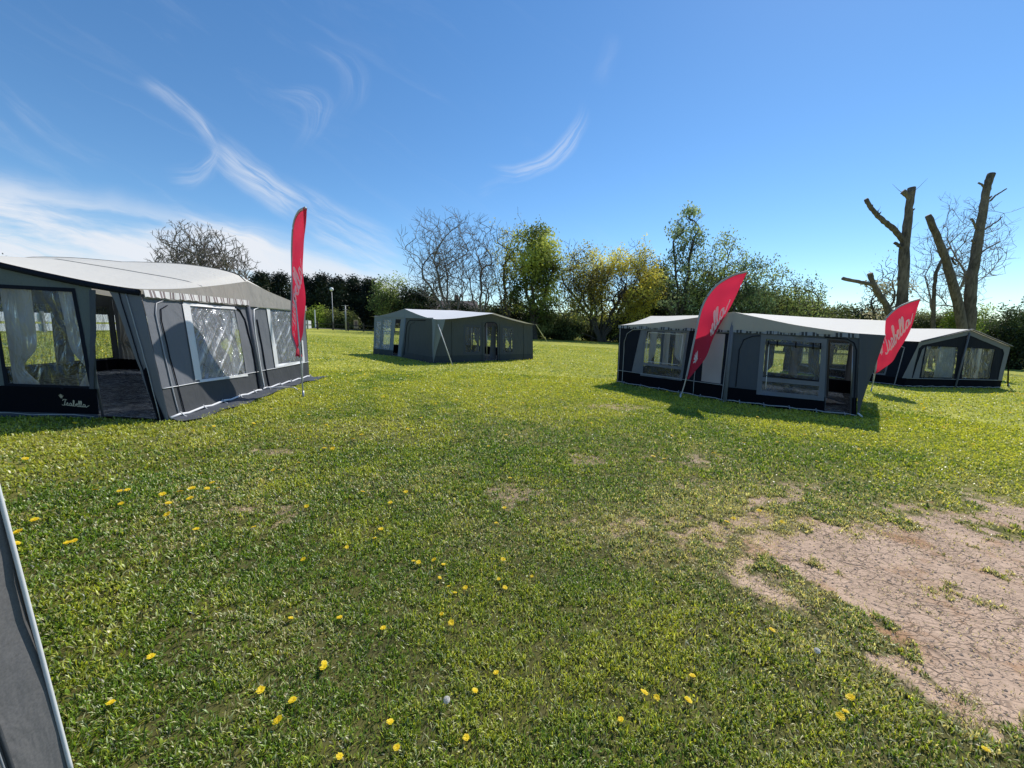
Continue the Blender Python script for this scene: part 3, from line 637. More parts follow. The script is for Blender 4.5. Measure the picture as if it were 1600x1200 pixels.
a.simple_wall(a.sr, 'a0', 'a0', [R_(1, 2.6, .5, 1.6)], sk=.35); a.simple_wall(a.sl, 'a0', 'a0', [R_(1, 2.6, .5, 1.6)], sk=.35); a.simple_wall(a.back, 'a0', 'a0', [R_(1, 2.6, .5, 1.6)], sk=.35)
a.fringe(a.fb, 'fringe1', 1.86, 1.76); a.floor()
tube('eave_roll', [a.rp(1 + .05 / 4.6, v) for v in (-.01, .0, .1, .3)], .014, MAT['white_piping'], a.root, 7)

# ------------------------------------------------------------------ feather flags
def cloth_red():
    m = bpy.data.materials.new('red_flag_cloth'); b = NB(nt(m)); p = b.pos()
    f = b.noise(b.scale(p, (1, 1, .5)), 3, 3); wv = b.noise(p, 160, 2)
    bp = b.bump(b.math('ADD', b.noise(b.scale(p, (1, 1, .6)), 7, 3), b.math('MULTIPLY', wv, .03)), .3, .03)
    k = b.math('ADD', .85, b.math('MULTIPLY', f, .3))
    c1 = b.n('ShaderNodeHueSaturation', i_Color=(.54, .012, .05, 1), i_Value=k).outputs[0]
    d = b.n('ShaderNodeBsdfPrincipled', i_Base_Color=c1, i_Roughness=.65, i_Normal=bp)
    t = b.n('ShaderNodeBsdfTranslucent', i_Color=(.75, .03, .08, 1))
    mx = b.n('ShaderNodeMixShader', i_0=.42); b.set(mx, 1, d.outputs[0]); b.set(mx, 2, t.outputs[0]); b.out(mx.outputs[0]); return m
MAT['flag'] = cloth_red()
def emblem_mat():
    m = bpy.data.materials.new('white_print'); b = NB(nt(m))
    d = b.n('ShaderNodeBsdfPrincipled', i_Base_Color=(.95, .95, .95, 1), i_Roughness=.7); t = b.n('ShaderNodeBsdfTranslucent', i_Color=(.98, .96, .96, 1))
    mx = b.n('ShaderNodeMixShader', i_0=.5); b.set(mx, 1, d.outputs[0]); b.set(mx, 2, t.outputs[0]); b.out(mx.outputs[0]); return m
MAT['print'] = emblem_mat()
def flag(label, base, phi, poleaz, trail, ripple, fold, word, k_word, edge=None):
    """poleaz / trail: (a, z) runs; a along the flag plane (direction phi), z above the ground"""
    bx, by = base; g = gz(bx); c, s_ = math.cos(phi), math.sin(phi); nx, ny = -s_, c
    root = empty('feather_flag', (bx, by, g), label, 'flag', 'red feather flags on bent poles')
    W = lambda a, z, o=0: (bx + c * a + nx * o, by + s_ * a + ny * o, g + z)
    pc = spline(poleaz, 10); n = len(pc)
    tube('flag_pole', [W(p[0], p[1]) for p in pc], [.016 - .010 * i / n for i in range(n)], MAT['steel'], root, 7)
    tube('ground_spike', [W(0, -.1), W(0.0, .12)], .022, MAT['steel'], root, 8)
    # the sail spans from pole parameter k0 to the tip
    z0 = trail[0][1]; k0 = min(range(n), key=lambda i: abs(pc[i][1] - z0) + (0 if i < n * .7 else 9))
    tc = spline(trail, 12); m = len(tc); N = 60; U = 16
    def samp(arr, q):
        f = q * (len(arr) - 1); i = min(int(f), len(arr) - 2); return np.array(arr[i]) * (1 - (f - i)) + np.array(arr[i + 1]) * (f - i)
    ps = spline(edge, 12) if edge else pc[k0:]
    def surf(q, w, extra=0):
        a_ = samp(ps, q); b_ = samp(tc, q); p = a_ * (1 - w) + b_ * w
        o = ripple * w * math.sin(5.5 * q + 3.5 * w + 1) * (1 - .3 * q) + .018 * w * math.sin(17 * q + 5 * w) + .012 * math.sin(math.pi * w) * math.sin(23 * q - 9 * w) + fold * (w ** 2) * math.exp(-((q - .30) / .22) ** 2)
        return W(p[0], p[1], o + extra)
    V = [surf(i / N, j / U) for i in range(N + 1) for j in range(U + 1)]
    Fc = [(i * (U + 1) + j, i * (U + 1) + j + 1, (i + 1) * (U + 1) + j + 1, (i + 1) * (U + 1) + j) for i in range(N) for j in range(U)]
    sail = mesh_obj('sail', V, Fc, MAT['flag'], root)
    tube('pole_sleeve', [surf(i / N, 0) for i in range(N + 1)], .024, MAT['grey_piping'], root, 7)
    tube('sail_cord', [W(*pc[max(0, k0 - 7)]), surf(0, .5)], .006, MAT['rope'], root, 5)
    q0, q1, w0, w1, sc = k_word
    side = -1
    def place(x, y):
        # x runs up along the sail, y runs across it
        q = q0 + (q1 - q0) * (x + 1.6) / 9.9; w = w0 + (w1 - w0) * (x + 1.6) / 9.9 - y * sc
        return surf(q, max(.02, min(.985, w)), side * .008)
    emblem('crown_logo', place, MAT['print'], sail, .28, (0, .45), word)
    return root
flag('red feather flag standing by the left awning, seen nearly edge on', gnd(474, 620), rad(-42),
     [(0, 0), (-.03, .9), (-.09, 1.8), (-.13, 2.5), (-.09, 2.95), (.05, 3.3), (.30, 3.48), (.64, 3.50)], [(-.02, .82), (-.05, 1.2), (-.08, 1.57), (.10, 2.1), (.30, 2.65), (.64, 3.50)], .10, .13, -9, (.16, .74, .56, .86, .20),
     [(-.05, .80), (-.34, 1.12), (-.42, 1.35), (-.30, 1.88), (-.18, 2.4), (-.11, 2.9), (.04, 3.3), (.30, 3.48), (.64, 3.50)])
flag('red feather flag before the navy awning, its edge folded over half the word', gnd(1063, 622), rad(-10),
     [(0, 0), (.10, .53), (.21, 1.5), (.32, 2.28), (.56, 2.75), (.92, 3.02), (1.25, 3.12)], [(.13, .50), (.40, .98), (.62, 1.51), (.99, 2.36), (1.25, 3.12)], .05, -.22, 3.9, (.12, .74, .82, .92, .22))
flag('red feather flag between the two right awnings, its crown and whole word showing', gnd(1361, 612), rad(-10),
     [(0, 0), (.03, .69), (-.01, 1.4), (0.0, 1.96), (.08, 2.40), (.35, 2.76), (.66, 2.95), (.95, 3.06)], [(-.0, .62), (.26, .80), (.52, 1.08), (.66, 1.46), (.86, 2.19), (.95, 3.06)], .05, .03, -9, (.20, .86, .60, .84, .25))

# ------------------------------------------------------------------ trees
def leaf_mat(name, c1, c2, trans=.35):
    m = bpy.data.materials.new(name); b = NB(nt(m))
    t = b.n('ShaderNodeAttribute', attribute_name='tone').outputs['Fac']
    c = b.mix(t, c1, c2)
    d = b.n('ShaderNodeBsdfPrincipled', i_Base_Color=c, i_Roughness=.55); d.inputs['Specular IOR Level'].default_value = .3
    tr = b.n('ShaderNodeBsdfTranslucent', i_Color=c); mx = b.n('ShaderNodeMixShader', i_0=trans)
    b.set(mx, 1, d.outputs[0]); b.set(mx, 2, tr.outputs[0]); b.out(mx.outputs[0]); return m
def bark_mat(name, c1, c2):
    m = bpy.data.materials.new(name); b = NB(nt(m)); p = b.pos()
    f = b.noise(b.scale(p, (1, 1, .25)), 9, 5, .65); g = b.noise(p, .8, 3)
    k = b.math('ADD', b.math('MULTIPLY', f, .7), b.math('MULTIPLY', g, .35))
    pr = b.n('ShaderNodeBsdfPrincipled', i_Base_Color=b.mix(b.ramp(k, .3, .75), c1, c2), i_Roughness=.9, i_Normal=b.bump(f, .7, .06)); b.out(pr.outputs[0]); return m
BK = {'bark': bark_mat('rough_grey_bark', (.035, .028, .022), (.20, .165, .135)), 'dark': bark_mat('dark_bark', (.035, .028, .022), (.10, .085, .07)), 'grey': bark_mat('grey_twigs', (.10, .088, .08), (.24, .21, .19)),
      'pale': bark_mat('pale_twigs', (.16, .13, .12), (.28, .24, .22)), 'cut': plain('cut_wood', (.30, .22, .14), .9)}
LF = {'conifer': leaf_mat('dark_conifer_foliage', (.010, .018, .012), (.045, .062, .030), .12),
      'green': leaf_mat('spring_green_leaves', (.10, .14, .035), (.56, .60, .13), .5),
      'yellow': leaf_mat('yellow_willow_leaves', (.36, .33, .07), (.95, .84, .14), .5),
      'olive': leaf_mat('olive_leaves', (.11, .16, .05), (.48, .55, .17), .5),
      'poplar': leaf_mat('grey_green_leaves', (.07, .12, .05), (.46, .56, .27), .5),
      'bush': leaf_mat('hedge_leaves', (.045, .06, .02), (.26, .29, .09), .4),
      'darkbush': leaf_mat('dark_hedge_leaves', (.018, .032, .013), (.10, .14, .05), .3),
      'lime': leaf_mat('lime_leaves', (.14, .20, .03), (.45, .55, .08)),
      'blossom': leaf_mat('pale_blossom_leaves', (.30, .28, .14), (.70, .62, .42), .45),
      'brown': leaf_mat('brown_buds', (.24, .22, .06), (.75, .70, .14), .5)}
def grow(rng, trunks, targets, seg=.6, wob=.05, spray=0, slen=.8, steep=.5):
    """each target twig tip joins the nearest suitable node of the tree grown so far"""
    P = []; PA = []
    for tr in trunks:
        prev = -1 if not P else None
        for i, q in enumerate(tr):
            if prev is None: prev = 0; P.append(np.array(q, float)); PA.append(0); prev = len(P) - 1; continue
            P.append(np.array(q, float)); PA.append(prev); prev = len(P) - 1
    root = P[0]; n = len(P); cap = n + len(targets) * (14 + spray) + 50
    A = np.zeros((cap, 3)); A[:n] = P; PA = list(PA)
    dist0 = np.linalg.norm(targets - targets.mean(0), axis=1) / (targets.std() + 1e-6)
    order = np.argsort(rng.rand(len(targets)) - .25 * np.clip(dist0, 0, 2.5) * (rng.rand(len(targets)) < .2))
    tips = []
    for k in order:
        t = targets[k]; d = A[:n] - t; dd = np.sqrt((d * d).sum(1))
        cost = dd + 1.3 * np.maximum(0, d[:, 2] + steep * dd) ; cost[0] += 5
        j = int(np.argmin(cost)); D = dd[j]
        if D < .05: continue
        par = PA[j] if PA[j] >= 0 else j
        d0 = A[j] - A[par]; l0 = np.linalg.norm(d0); d0 = d0 / l0 if l0 > 1e-6 else np.array([0, 0, 1.])
        ctrl = A[j] + d0 * D * .30 + (t - A[j]) * .28 + np.array([0, 0, -.03 * D]); m = min(13, max(1, int(D / seg) + 1)); last = j
        for i in range(1, m + 1):
            q = i / m; p = A[j] * (1 - q) ** 2 + ctrl * 2 * q * (1 - q) + t * q * q
            if i < m: p = p + rng.normal(0, wob * seg * .5, 3)
            A[n] = p; PA.append(last); last = n; n += 1
            if n >= cap - 2: break
        tips.append(last)
        for _ in range(spray):
            if n >= cap - 4: break
            dv = A[last] - A[PA[last]]; dv = dv / (np.linalg.norm(dv) + 1e-6) + rng.normal(0, .45, 3) + np.array([0, 0, .25]); dv /= np.linalg.norm(dv)
            A[n] = A[last] + dv * slen * (.4 + .8 * rng.rand()); PA.append(last); n += 1
        if n >= cap - 20: break
    return A[:n], np.array(PA), tips
def radii(A, PA, rt, R, e=2.3):
    n = len(A); acc = np.zeros(n); ch = np.zeros(n)
    r = np.zeros(n)
    for i in range(n - 1, -1, -1):
        r[i] = rt if ch[i] == 0 else acc[i] ** (1 / e)
        if PA[i] >= 0 and i > 0: acc[PA[i]] += r[i] ** e; ch[PA[i]] = 1
    k = (R - rt) / max(1e-6, r[0] - rt); return rt + (r - rt) * k
def tubes(A, PA, r, sel, sides):
    I = np.array(sel); P0 = A[PA[I]]; P1 = A[I]; r0 = np.minimum(r[PA[I]], r[I] * 1.35 + .004); r1 = r[I]
    t = P1 - P0; L = np.linalg.norm(t, axis=1, keepdims=True) + 1e-9; t = t / L; P1 = P1 + t * r1[:, None] * .3
    ref = np.where(np.abs(t[:, 2:3]) < .9, np.array([[0, 0, 1.]]), np.array([[1., 0, 0]])); x = np.cross(t, ref); x /= np.linalg.norm(x, axis=1, keepdims=True) + 1e-9; y = np.cross(t, x)
    an = np.arange(sides) * 2 * math.pi / sides; ring = x[:, None, :] * np.cos(an)[None, :, None] + y[:, None, :] * np.sin(an)[None, :, None]
    V = np.concatenate([P0[:, None] + ring * r0[:, None, None], P1[:, None] + ring * r1[:, None, None]], axis=1).reshape(-1, 3)
    b = (np.arange(len(I)) * 2 * sides)[:, None]; k = np.arange(sides)[None]; q = (k + 1) % sides
    Fc = np.stack([b + k, b + q, b + sides + q, b + sides + k], axis=2).reshape(-1, 4)
    return V, Fc
def leaves(rng, C, per, sig, size, aspect=.6, droop=0, up=False):
    n = len(C) * per; c = np.repeat(C, per, axis=0) + rng.normal(0, 1, (n, 3)) * sig
    a = rng.normal(0, 1, (n, 3)); a[:, 2] += (1.5 if up else -droop); a /= np.linalg.norm(a, axis=1, keepdims=True)
    b = rng.normal(0, 1, (n, 3)); b = np.cross(a, b); b /= np.linalg.norm(b, axis=1, keepdims=True) + 1e-9
    s = (size * (.6 + .8 * rng.rand(n)))[:, None]; a = a * s * .5; b = b * s * .5 * aspect
    V = np.stack([c - a, c + b, c + a, c - b], axis=1).reshape(-1, 3); Fc = np.arange(n * 4).reshape(-1, 4); return V, Fc, c
def ell_targets(rng, n, c, rx, ry, rz, surf=.45, flat=0, lump=.18):
    d = rng.normal(0, 1, (n, 3)); d /= np.linalg.norm(d, axis=1, keepdims=True)
    rr = rng.rand(n) ** surf
    lm = 1 + lump * (vnoise(d[:, 0] * 2.3 + c[0], d[:, 2] * 2.3 + d[:, 1] * 1.7 + c[1]) - .5) * 3
    if flat: d[:, 2] = np.where(d[:, 2] < 0, d[:, 2] * flat, d[:, 2])
    return np.array(c) + d * rr[:, None] * lm[:, None] * np.array([rx, ry, rz])
def tree(name, label, cat, base, trunks, targets, R, rt, bark, leaf=None, per=0, sig=.3, size=.2, group=None, seed=0, seg=.7, split=None, extra_leaf=None, up=False, aspect=.6, leafsel=None, e=2.3, tl=0, spray=0, slen=.8, steep=.5):
    rng = np.random.RandomState(seed + 11); x, y = base; z = gz(x)
    root = empty(name, (x, y, z), label, cat, group)
    A, PA, tips = grow(rng, trunks, targets, seg, .05, spray, slen, steep); r = radii(A, PA, rt, R, e); ids = np.arange(1, len(A))
    thr = split or max(R * .42, rt * 2.2)
    big = ids[r[1:] > thr]; small = ids[r[1:] <= thr]
    if len(big):
        V, Fc = tubes(A, PA, r, big, 8); np_mesh('trunk', V, Fc, BK[bark], root, smooth=True)
    Vs = []; Fs = []; mi = []; tone = []; off = 0
    if len(small):
        V, Fc = tubes(A, PA, r, small, 3); Vs.append(V); Fs.append(Fc); mi += [0] * len(Fc); tone.append(np.zeros(len(V))); off = len(V)
    if leaf:
        T = A[np.array(tips)]
        if leafsel is not None: T = T[leafsel(T)]
        elif per < 30: T = T[vnoise(T[:, 0] * .7 + T[:, 1] * .4 + seed, T[:, 2] * .8) > .30]
        V, Fc, c = leaves(rng, T, per, sig, size, aspect, up=up)
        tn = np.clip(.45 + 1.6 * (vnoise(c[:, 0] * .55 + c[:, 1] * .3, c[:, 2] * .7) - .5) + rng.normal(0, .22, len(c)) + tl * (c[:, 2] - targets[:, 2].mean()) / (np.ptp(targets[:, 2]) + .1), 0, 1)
        Vs.append(V); Fs.append(Fc + off); mi += [1] * len(Fc); tone.append(np.repeat(tn, 4))
    np_mesh('crown', np.concatenate(Vs), np.concatenate(Fs), [BK[bark]] + ([LF[leaf]] if leaf else []), root, mi=mi, attrs={'tone': np.concatenate(tone)})
    return root
def span(u, vt, vb, w, y):
    """crown box: centre column u, top and bottom rows, half width w (photo pixels at 600 px focal length), distance y"""
    top = atd(u, vt, y); bot = atd(u, vb, y); e = atd(u + w, (vt + vb) / 2, y)
    return top, bot, abs(e[0] - top[0]) * .5 + abs(atd(u - w, (vt + vb) / 2, y)[0] - top[0]) * .5
def std(kind, label, cat, u, vt, vb, w, y, n, R, rt, bark, leaf, per, sig, size, seed, multi=1, group=None, name='tree', lean=0, baseu=None, trunk_h=.35, **kw):
    top, bot, rx = span(u, vt, vb, w, y); rng = np.random.RandomState(seed)
    bx = top[0] if baseu is None else atd(baseu, vb, y)[0]
    zb = gz(bx); H = top[2] - zb; cz = (top[2] + bot[2]) / 2; rz = (top[2] - bot[2]) / 2
    if kind == 'column':     # upswept narrow crown
        k = rng.rand(n); z = bot[2] + (top[2] - bot[2]) * k; an = rng.rand(n) * 6.28; prof = np.where(k < .35, .55 + 1.25 * k, 1.0 * np.clip((1 - k) / .65, 0, 1) ** .42) * (1 + 1.1 * (vnoise(z * .55 + seed + np.cos(an) * 1.1, np.sin(an) * 1.1 + seed) - .5))
        rr = rng.rand(n) ** .5 * rx * prof; tg = np.stack([top[0] + rr * np.cos(an), y + rr * np.sin(an) * .8, z + rr * .3], 1)
    elif kind == 'conifer':
        k = rng.rand(n) ** 1.2; z = bot[2] + (top[2] - bot[2]) * k; prof = np.clip(1 - k, 0, 1) ** .36; lobes = rng.randint(4, 7)
        an = rng.rand(n) * 6.28; rr = (.35 + .65 * rng.rand(n) ** .5) * rx * prof * (1 + .5 * (vnoise(an * 1.2 + seed, z * .8) - .4)); tg = np.stack([top[0] + rr * np.cos(an), y + rr * np.sin(an) * .7, z], 1)
    elif kind == 'bush':
        tg = ell_targets(rng, n, (top[0], y, cz), rx, rx * .7, rz, .4, 0, .3)
        tg[:, 2] = np.maximum(tg[:, 2], zb + .15)
    else:
        tg = ell_targets(rng, n, (top[0], y, cz), rx, rx * .8, rz, .5, kw.pop('flat', 0), .2)
        vs = kw.pop('vase', .25); q = np.clip((tg[:, 2] - bot[2]) / (top[2] - bot[2]), 0, 1); tg[:, 0] = top[0] + (tg[:, 0] - top[0]) * (1 - vs * (1 - q) ** 1.2)
    kw.pop('flat', None)
    trunks = []
    for m in range(multi):
        tx = top[0] + (m - (multi - 1) / 2) * rx * .45 + rng.normal(0, .1) * rx; ty = y + rng.normal(0, .12) * rx
        zt = zb + H * (trunk_h if kind not in ('column', 'conifer') else .9) * (1 - .15 * rng.rand()); K = 9; tr = [(bx + m * R * .5, y, zb - .2)]
        for i in range(1, K + 1):
            q = i / K; tr.append((bx + (tx - bx) * q ** 1.3 + rng.normal(0, .03) * rx, y + (ty - y) * q, zb + (zt - zb) * q))
        trunks.append(tr)
    return tree(name, label, cat, (bx, y), trunks, tg, R, rt, bark, leaf, per, sig, size, group, seed, **kw)

G_BACK = 'trees along the far edge of the field'
# bare round crown behind the left awning
std('ell', 'bare round-headed tree behind the cream roof of the left awning', 'tree', 313, 354, 470, 76, 38, 1500, .38, .013, 'grey', None, 0, 0, 0, 3, 7, spray=3, slen=.45, seg=.5, steep=.8, vase=.1, trunk_h=.5, name='bare_tree', baseu=316)
# dark evergreens of the left tree line: (u, top row, half width, distance)
EV = [(-60, 415, 34, 60, 'dark evergreen furthest left, behind the left awning'), (0, 408, 36, 62, 'dark evergreen behind the left end of the cream roof'), (60, 420, 34, 61, 'dark evergreen seen through the left awning window'),
      (120, 418, 36, 62, 'dark evergreen behind the window of the left awning'), (178, 424, 34, 63, 'dark evergreen behind the doorway of the left awning'), (236, 426, 30, 62, 'dark evergreen left of the bare round tree'),
      (352, 432, 28, 64, 'dark evergreen behind the bare round tree'),
      (408, 430, 22, 63, 'greenish evergreen just right of the bare round tree'), (438, 431, 22, 65, 'dark evergreen left of the edge-on red flag'), (474, 436, 22, 64, 'dark evergreen directly behind the edge-on red flag'),
      (503, 433, 19, 65, 'dark evergreen left of the globe street lamp'), (528, 438, 17, 64, 'dark evergreen right beside the globe street lamp'), (552, 437, 18, 66, 'dark evergreen behind the bare utility pole'), (577, 440, 17, 65, 'dark evergreen behind the tan notice board')]
for i, (u, vt, w, y, lb) in enumerate(EV):
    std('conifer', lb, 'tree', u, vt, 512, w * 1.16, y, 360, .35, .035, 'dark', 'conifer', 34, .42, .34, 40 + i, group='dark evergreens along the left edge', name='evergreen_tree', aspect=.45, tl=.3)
std('ell', 'broad dull green tree between the evergreens and the bare trees', 'tree', 612, 434, 505, 36, 61, 420, .3, .03, 'dark', 'olive', 22, .45, .28, 71, name='leafy_tree', group=G_BACK)
std('bush', 'dark rounded evergreen left of the house roof', 'tree', 655, 450, 512, 30, 60, 300, .3, .03, 'dark', 'darkbush', 34, .42, .3, 72, name='evergreen_tree', group=G_BACK)
# bare trees and the leafing ones behind the middle awning
std('ell', 'tall grey bare tree, widest of the bare group above the middle awning', 'tree', 690, 326, 492, 72, 56, 950, .30, .015, 'grey', None, 0, 0, 0, 5, 4, spray=2, slen=1.1, seg=.8, vase=.5, trunk_h=.62, name='bare_tree', group='bare trees above the middle awning', baseu=705)
std('ell', 'slim grey bare tree in the middle of the bare group', 'tree', 752, 344, 495, 40, 57, 480, .24, .015, 'grey', None, 0, 0, 0, 6, 3, spray=2, slen=1.1, seg=.8, vase=.4, trunk_h=.6, name='bare_tree', group='bare trees above the middle awning')
std('ell', 'nearly bare tree with a few brown buds, left of the bright green tree', 'tree', 793, 334, 500, 40, 55, 430, .26, .017, 'dark', 'brown', 5, .4, .24, 7, 3, spray=1, slen=1.0, vase=.4, seg=.8, trunk_h=.6, name='budding_tree', group=G_BACK)
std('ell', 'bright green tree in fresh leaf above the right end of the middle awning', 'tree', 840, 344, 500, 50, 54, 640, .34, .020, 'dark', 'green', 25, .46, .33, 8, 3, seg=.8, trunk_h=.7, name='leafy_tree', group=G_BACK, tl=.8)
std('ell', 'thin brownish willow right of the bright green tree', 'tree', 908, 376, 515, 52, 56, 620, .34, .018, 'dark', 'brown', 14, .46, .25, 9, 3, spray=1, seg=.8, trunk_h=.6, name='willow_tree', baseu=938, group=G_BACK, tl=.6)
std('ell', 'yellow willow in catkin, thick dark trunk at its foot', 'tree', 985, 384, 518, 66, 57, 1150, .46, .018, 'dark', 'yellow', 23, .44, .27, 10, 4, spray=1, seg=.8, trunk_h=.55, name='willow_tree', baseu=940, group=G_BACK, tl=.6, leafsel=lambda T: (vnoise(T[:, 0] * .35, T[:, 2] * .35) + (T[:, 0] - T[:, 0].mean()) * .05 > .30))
std('ell', 'small yellow willow wedged between the two bigger willows', 'tree', 932, 385, 500, 30, 58, 500, .25, .021, 'dark', 'yellow', 17, .45, .26, 12, 2, seg=.8, trunk_h=.6, name='willow_tree', group=G_BACK)
std('column', 'tall grey green poplar behind the folded red flag', 'tree', 1077, 328, 520, 46, 54, 680, .34, .024, 'dark', 'poplar', 11, .34, .30, 13, 2, seg=.8, name='poplar_tree', group=G_BACK, up=True)
std('ell', 'shorter poplar leaning on the right side of the tall one', 'tree', 1125, 368, 510, 46, 53, 520, .28, .024, 'dark', 'olive', 15, .4, .26, 14, 3, seg=.8, name='poplar_tree', group=G_BACK, up=True)
std('ell', 'bluish green poplar behind the peak of the navy awning', 'tree', 1183, 396, 520, 54, 52, 520, .28, .024, 'dark', 'poplar', 15, .38, .26, 15, 3, seg=.8, name='poplar_tree', group=G_BACK, up=True)
std('ell', 'low spreading olive tree behind the roof of the navy awning', 'tree', 1242, 428, 520, 52, 50, 700, .22, .024, 'dark', 'olive', 10, .36, .24, 16, 3, seg=.7, name='leafy_tree', group=G_BACK)
std('bush', 'dark green tree between the yellow willow and the tall poplar', 'tree', 1030, 398, 525, 30, 60, 420, .3, .03, 'dark', 'darkbush', 24, .5, .32, 17, name='leafy_tree', group=G_BACK)
std('ell', 'small tree with pale blossom behind the forked pollard', 'tree', 1390, 402, 520, 34, 29, 330, .12, .014, 'dark', 'blossom', 8, .22, .15, 18, 2, seg=.5, name='blossom_tree', trunk_h=.5)
std('ell', 'pale fine-twigged bare tree behind the two-stemmed pollard', 'tree', 1512, 312, 505, 66, 33, 520, .13, .0065, 'pale', None, 0, 0, 0, 19, 3, spray=3, slen=.7, seg=.7, name='bare_tree', trunk_h=.6)
# shrubs and hedge bushes: (u, top, bottom, half width, distance, foliage, label)
SH = [(491, 483, 512, 15, 59, 'lime', 'lime green bush behind the white boards'), (520, 488, 512, 12, 60, 'bush', 'dull bush beside the lamp foot'), (546, 490, 512, 10, 60, 'bush', 'small bush by the utility pole'),
      (800, 470, 520, 30, 58, 'darkbush', 'dark bush under the budding tree'), (770, 480, 520, 22, 60, 'bush', 'bush behind the roof of the middle awning'), (716, 474, 512, 26, 62, 'darkbush', 'dark bush behind the bare trees'), (845, 484, 528, 28, 56, 'bush', 'bush under the bright green tree'),
      (880, 500, 530, 26, 57, 'bush', 'low bramble right of the bright green tree'), (930, 505, 530, 30, 60, 'bush', 'low bramble at the foot of the willows'), (1000, 470, 528, 34, 60, 'bush', 'bush under the yellow willow'),
      (1040, 450, 528, 30, 58, 'darkbush', 'dark bush left of the folded flag'), (968, 500, 528, 22, 59, 'darkbush', 'dark low bush left of the navy awning'), (1095, 440, 520, 34, 56, 'darkbush', 'dark bush at the foot of the tall poplar'), (1150, 450, 525, 40, 55, 'bush', 'bush under the shorter poplar'), (1210, 455, 525, 36, 54, 'bush', 'bush under the bluish poplar'),
      (1270, 470, 528, 34, 54, 'bush', 'hedge bush behind the navy awning roof'), (1315, 478, 532, 34, 56, 'bush', 'hedge bush left of the far red flag'), (1360, 482, 534, 32, 55, 'darkbush', 'dark hedge bush behind the far red flag'),
      (1425, 484, 540, 32, 44, 'bush', 'hedge bush behind the white ridge roof'), (1475, 486, 545, 30, 42, 'bush', 'hedge bush between the pollards'), (1506, 478, 545, 20, 30, 'lime', 'ivy clad bush at the foot of the two-stemmed pollard'),
      (1545, 488, 560, 30, 38, 'olive', 'pale green bush right of the pollards'), (1580, 490, 575, 26, 33, 'darkbush', 'dark bush beside the gable of the far awning'), (1612, 468, 582, 34, 33, 'darkbush', 'tall dark hedge bush at the right edge')]
for i, (u, vt, vb, w, y, lf, lb) in enumerate(SH):
    big = y < 45
    std('bush', lb, 'bush', u, vt, vb + 4, w * 1.15, y, 260 if w > 20 else 120, .12, .02 if not big else .012, 'dark', lf, 46 if big else 36, .40 if not big else .22, .27 if not big else .15, 100 + i, name='bush', group='bushes along the field edge', seg=.8, trunk_h=.4)
def pollard(label, limbs, y):
    """limbs: (list of (u, v, radius)) ; the first starts at the ground"""
    first = limbs[0][0]; bx = atd(first[0], first[1], y)[0]
    root = empty('pollard_tree', (bx, y, gz(bx)), label, 'tree', 'pollarded trunks behind the right awnings')
    for k, lm in enumerate(limbs):
        lm = [(q[0], q[1], q[2] * (.64 if q[2] > .2 else .8)) for q in lm]
        pts = [atd(u, v, y + dy) for (u, v, r, dy) in [(q + (0,))[:4] if len(q) == 3 else q for q in lm]]
        rs = [q[2] for q in lm]
        if k == 0: pts[0][2] = gz(pts[0][0]) - .3
        sp = spline([tuple(p) + (r,) for p, r in zip(pts, rs)], 6)
        rng = np.random.RandomState(k + int(y)); sp = [np.array([*(s_[:3] + rng.normal(0, .012, 3) * (i > 0)), s_[3] * (1 + rng.normal(0, .035))]) for i, s_ in enumerate(sp)]
        ob = tube('trunk' if k == 0 else ('limb' if max(rs) > .09 else 'branch'), [s_[:3] for s_ in sp], [s_[3] for s_ in sp], BK['bark'], root, 14)
        if max(rs) > .15:
            for q_ in range(7 if k == 0 else 4):
                s_ = sp[rng.randint(3, len(sp) - 1)]; an = rng.rand() * 6.28; dv = np.array([math.cos(an), math.sin(an) * .5, .5 + rng.rand()]); c0 = s_[:3] + dv * s_[3] * .4; l_ = s_[3] * (.9 + rng.rand() * .5)
                tube('knot', [c0, c0 + dv * l_ * .5, c0 + dv * l_], [s_[3] * .5, s_[3] * .34, s_[3] * .18], BK['bark'], ob, 7)
            for q_ in range(5):
                s_ = sp[rng.randint(2, len(sp) - 5)]; an = rng.rand() * 6.28; dv = np.array([math.cos(an), math.sin(an), 1.0]); L_ = .25 + .6 * rng.rand()
                tube('shoot', [s_[:3], s_[:3] + dv * L_ * .6, s_[:3] + dv * L_ + np.array([0, 0, .1])], [.016, .011, .005], BK['bark'], ob, 4)
        e = sp[-1]; d = (sp[-1][:3] - sp[-2][:3]); d /= np.linalg.norm(d)
        if max(rs) > .2: tube('cut_face', [e[:3] + d * .005, e[:3] + d * .03], [e[3] * .9, e[3] * .86], BK['cut'], ob, 10)
    return root
pollard('forked pollard trunk with one thin raised limb and a cut stub on the left', [
    [(1408, 560, .52), (1408, 500, .47), (1411, 440, .44), (1414, 380, .40), (1419, 340, .33), (1425, 293, .30)],
    [(1412, 378, .22), (1398, 360, .20), (1378, 343, .17), (1362, 326, .15), (1353, 311, .15)],
    [(1422, 312, .18), (1418, 305, .18), (1411, 299, .19)], [(1409, 387, .12), (1403, 383, .11), (1398, 379, .10)],
    [(1406, 520, .34), (1386, 480, .28), (1372, 458, .26), (1363, 440, .22), (1359, 428, .20)], [(1368, 446, .15), (1345, 441, .14), (1316, 435, .13)]], 26)
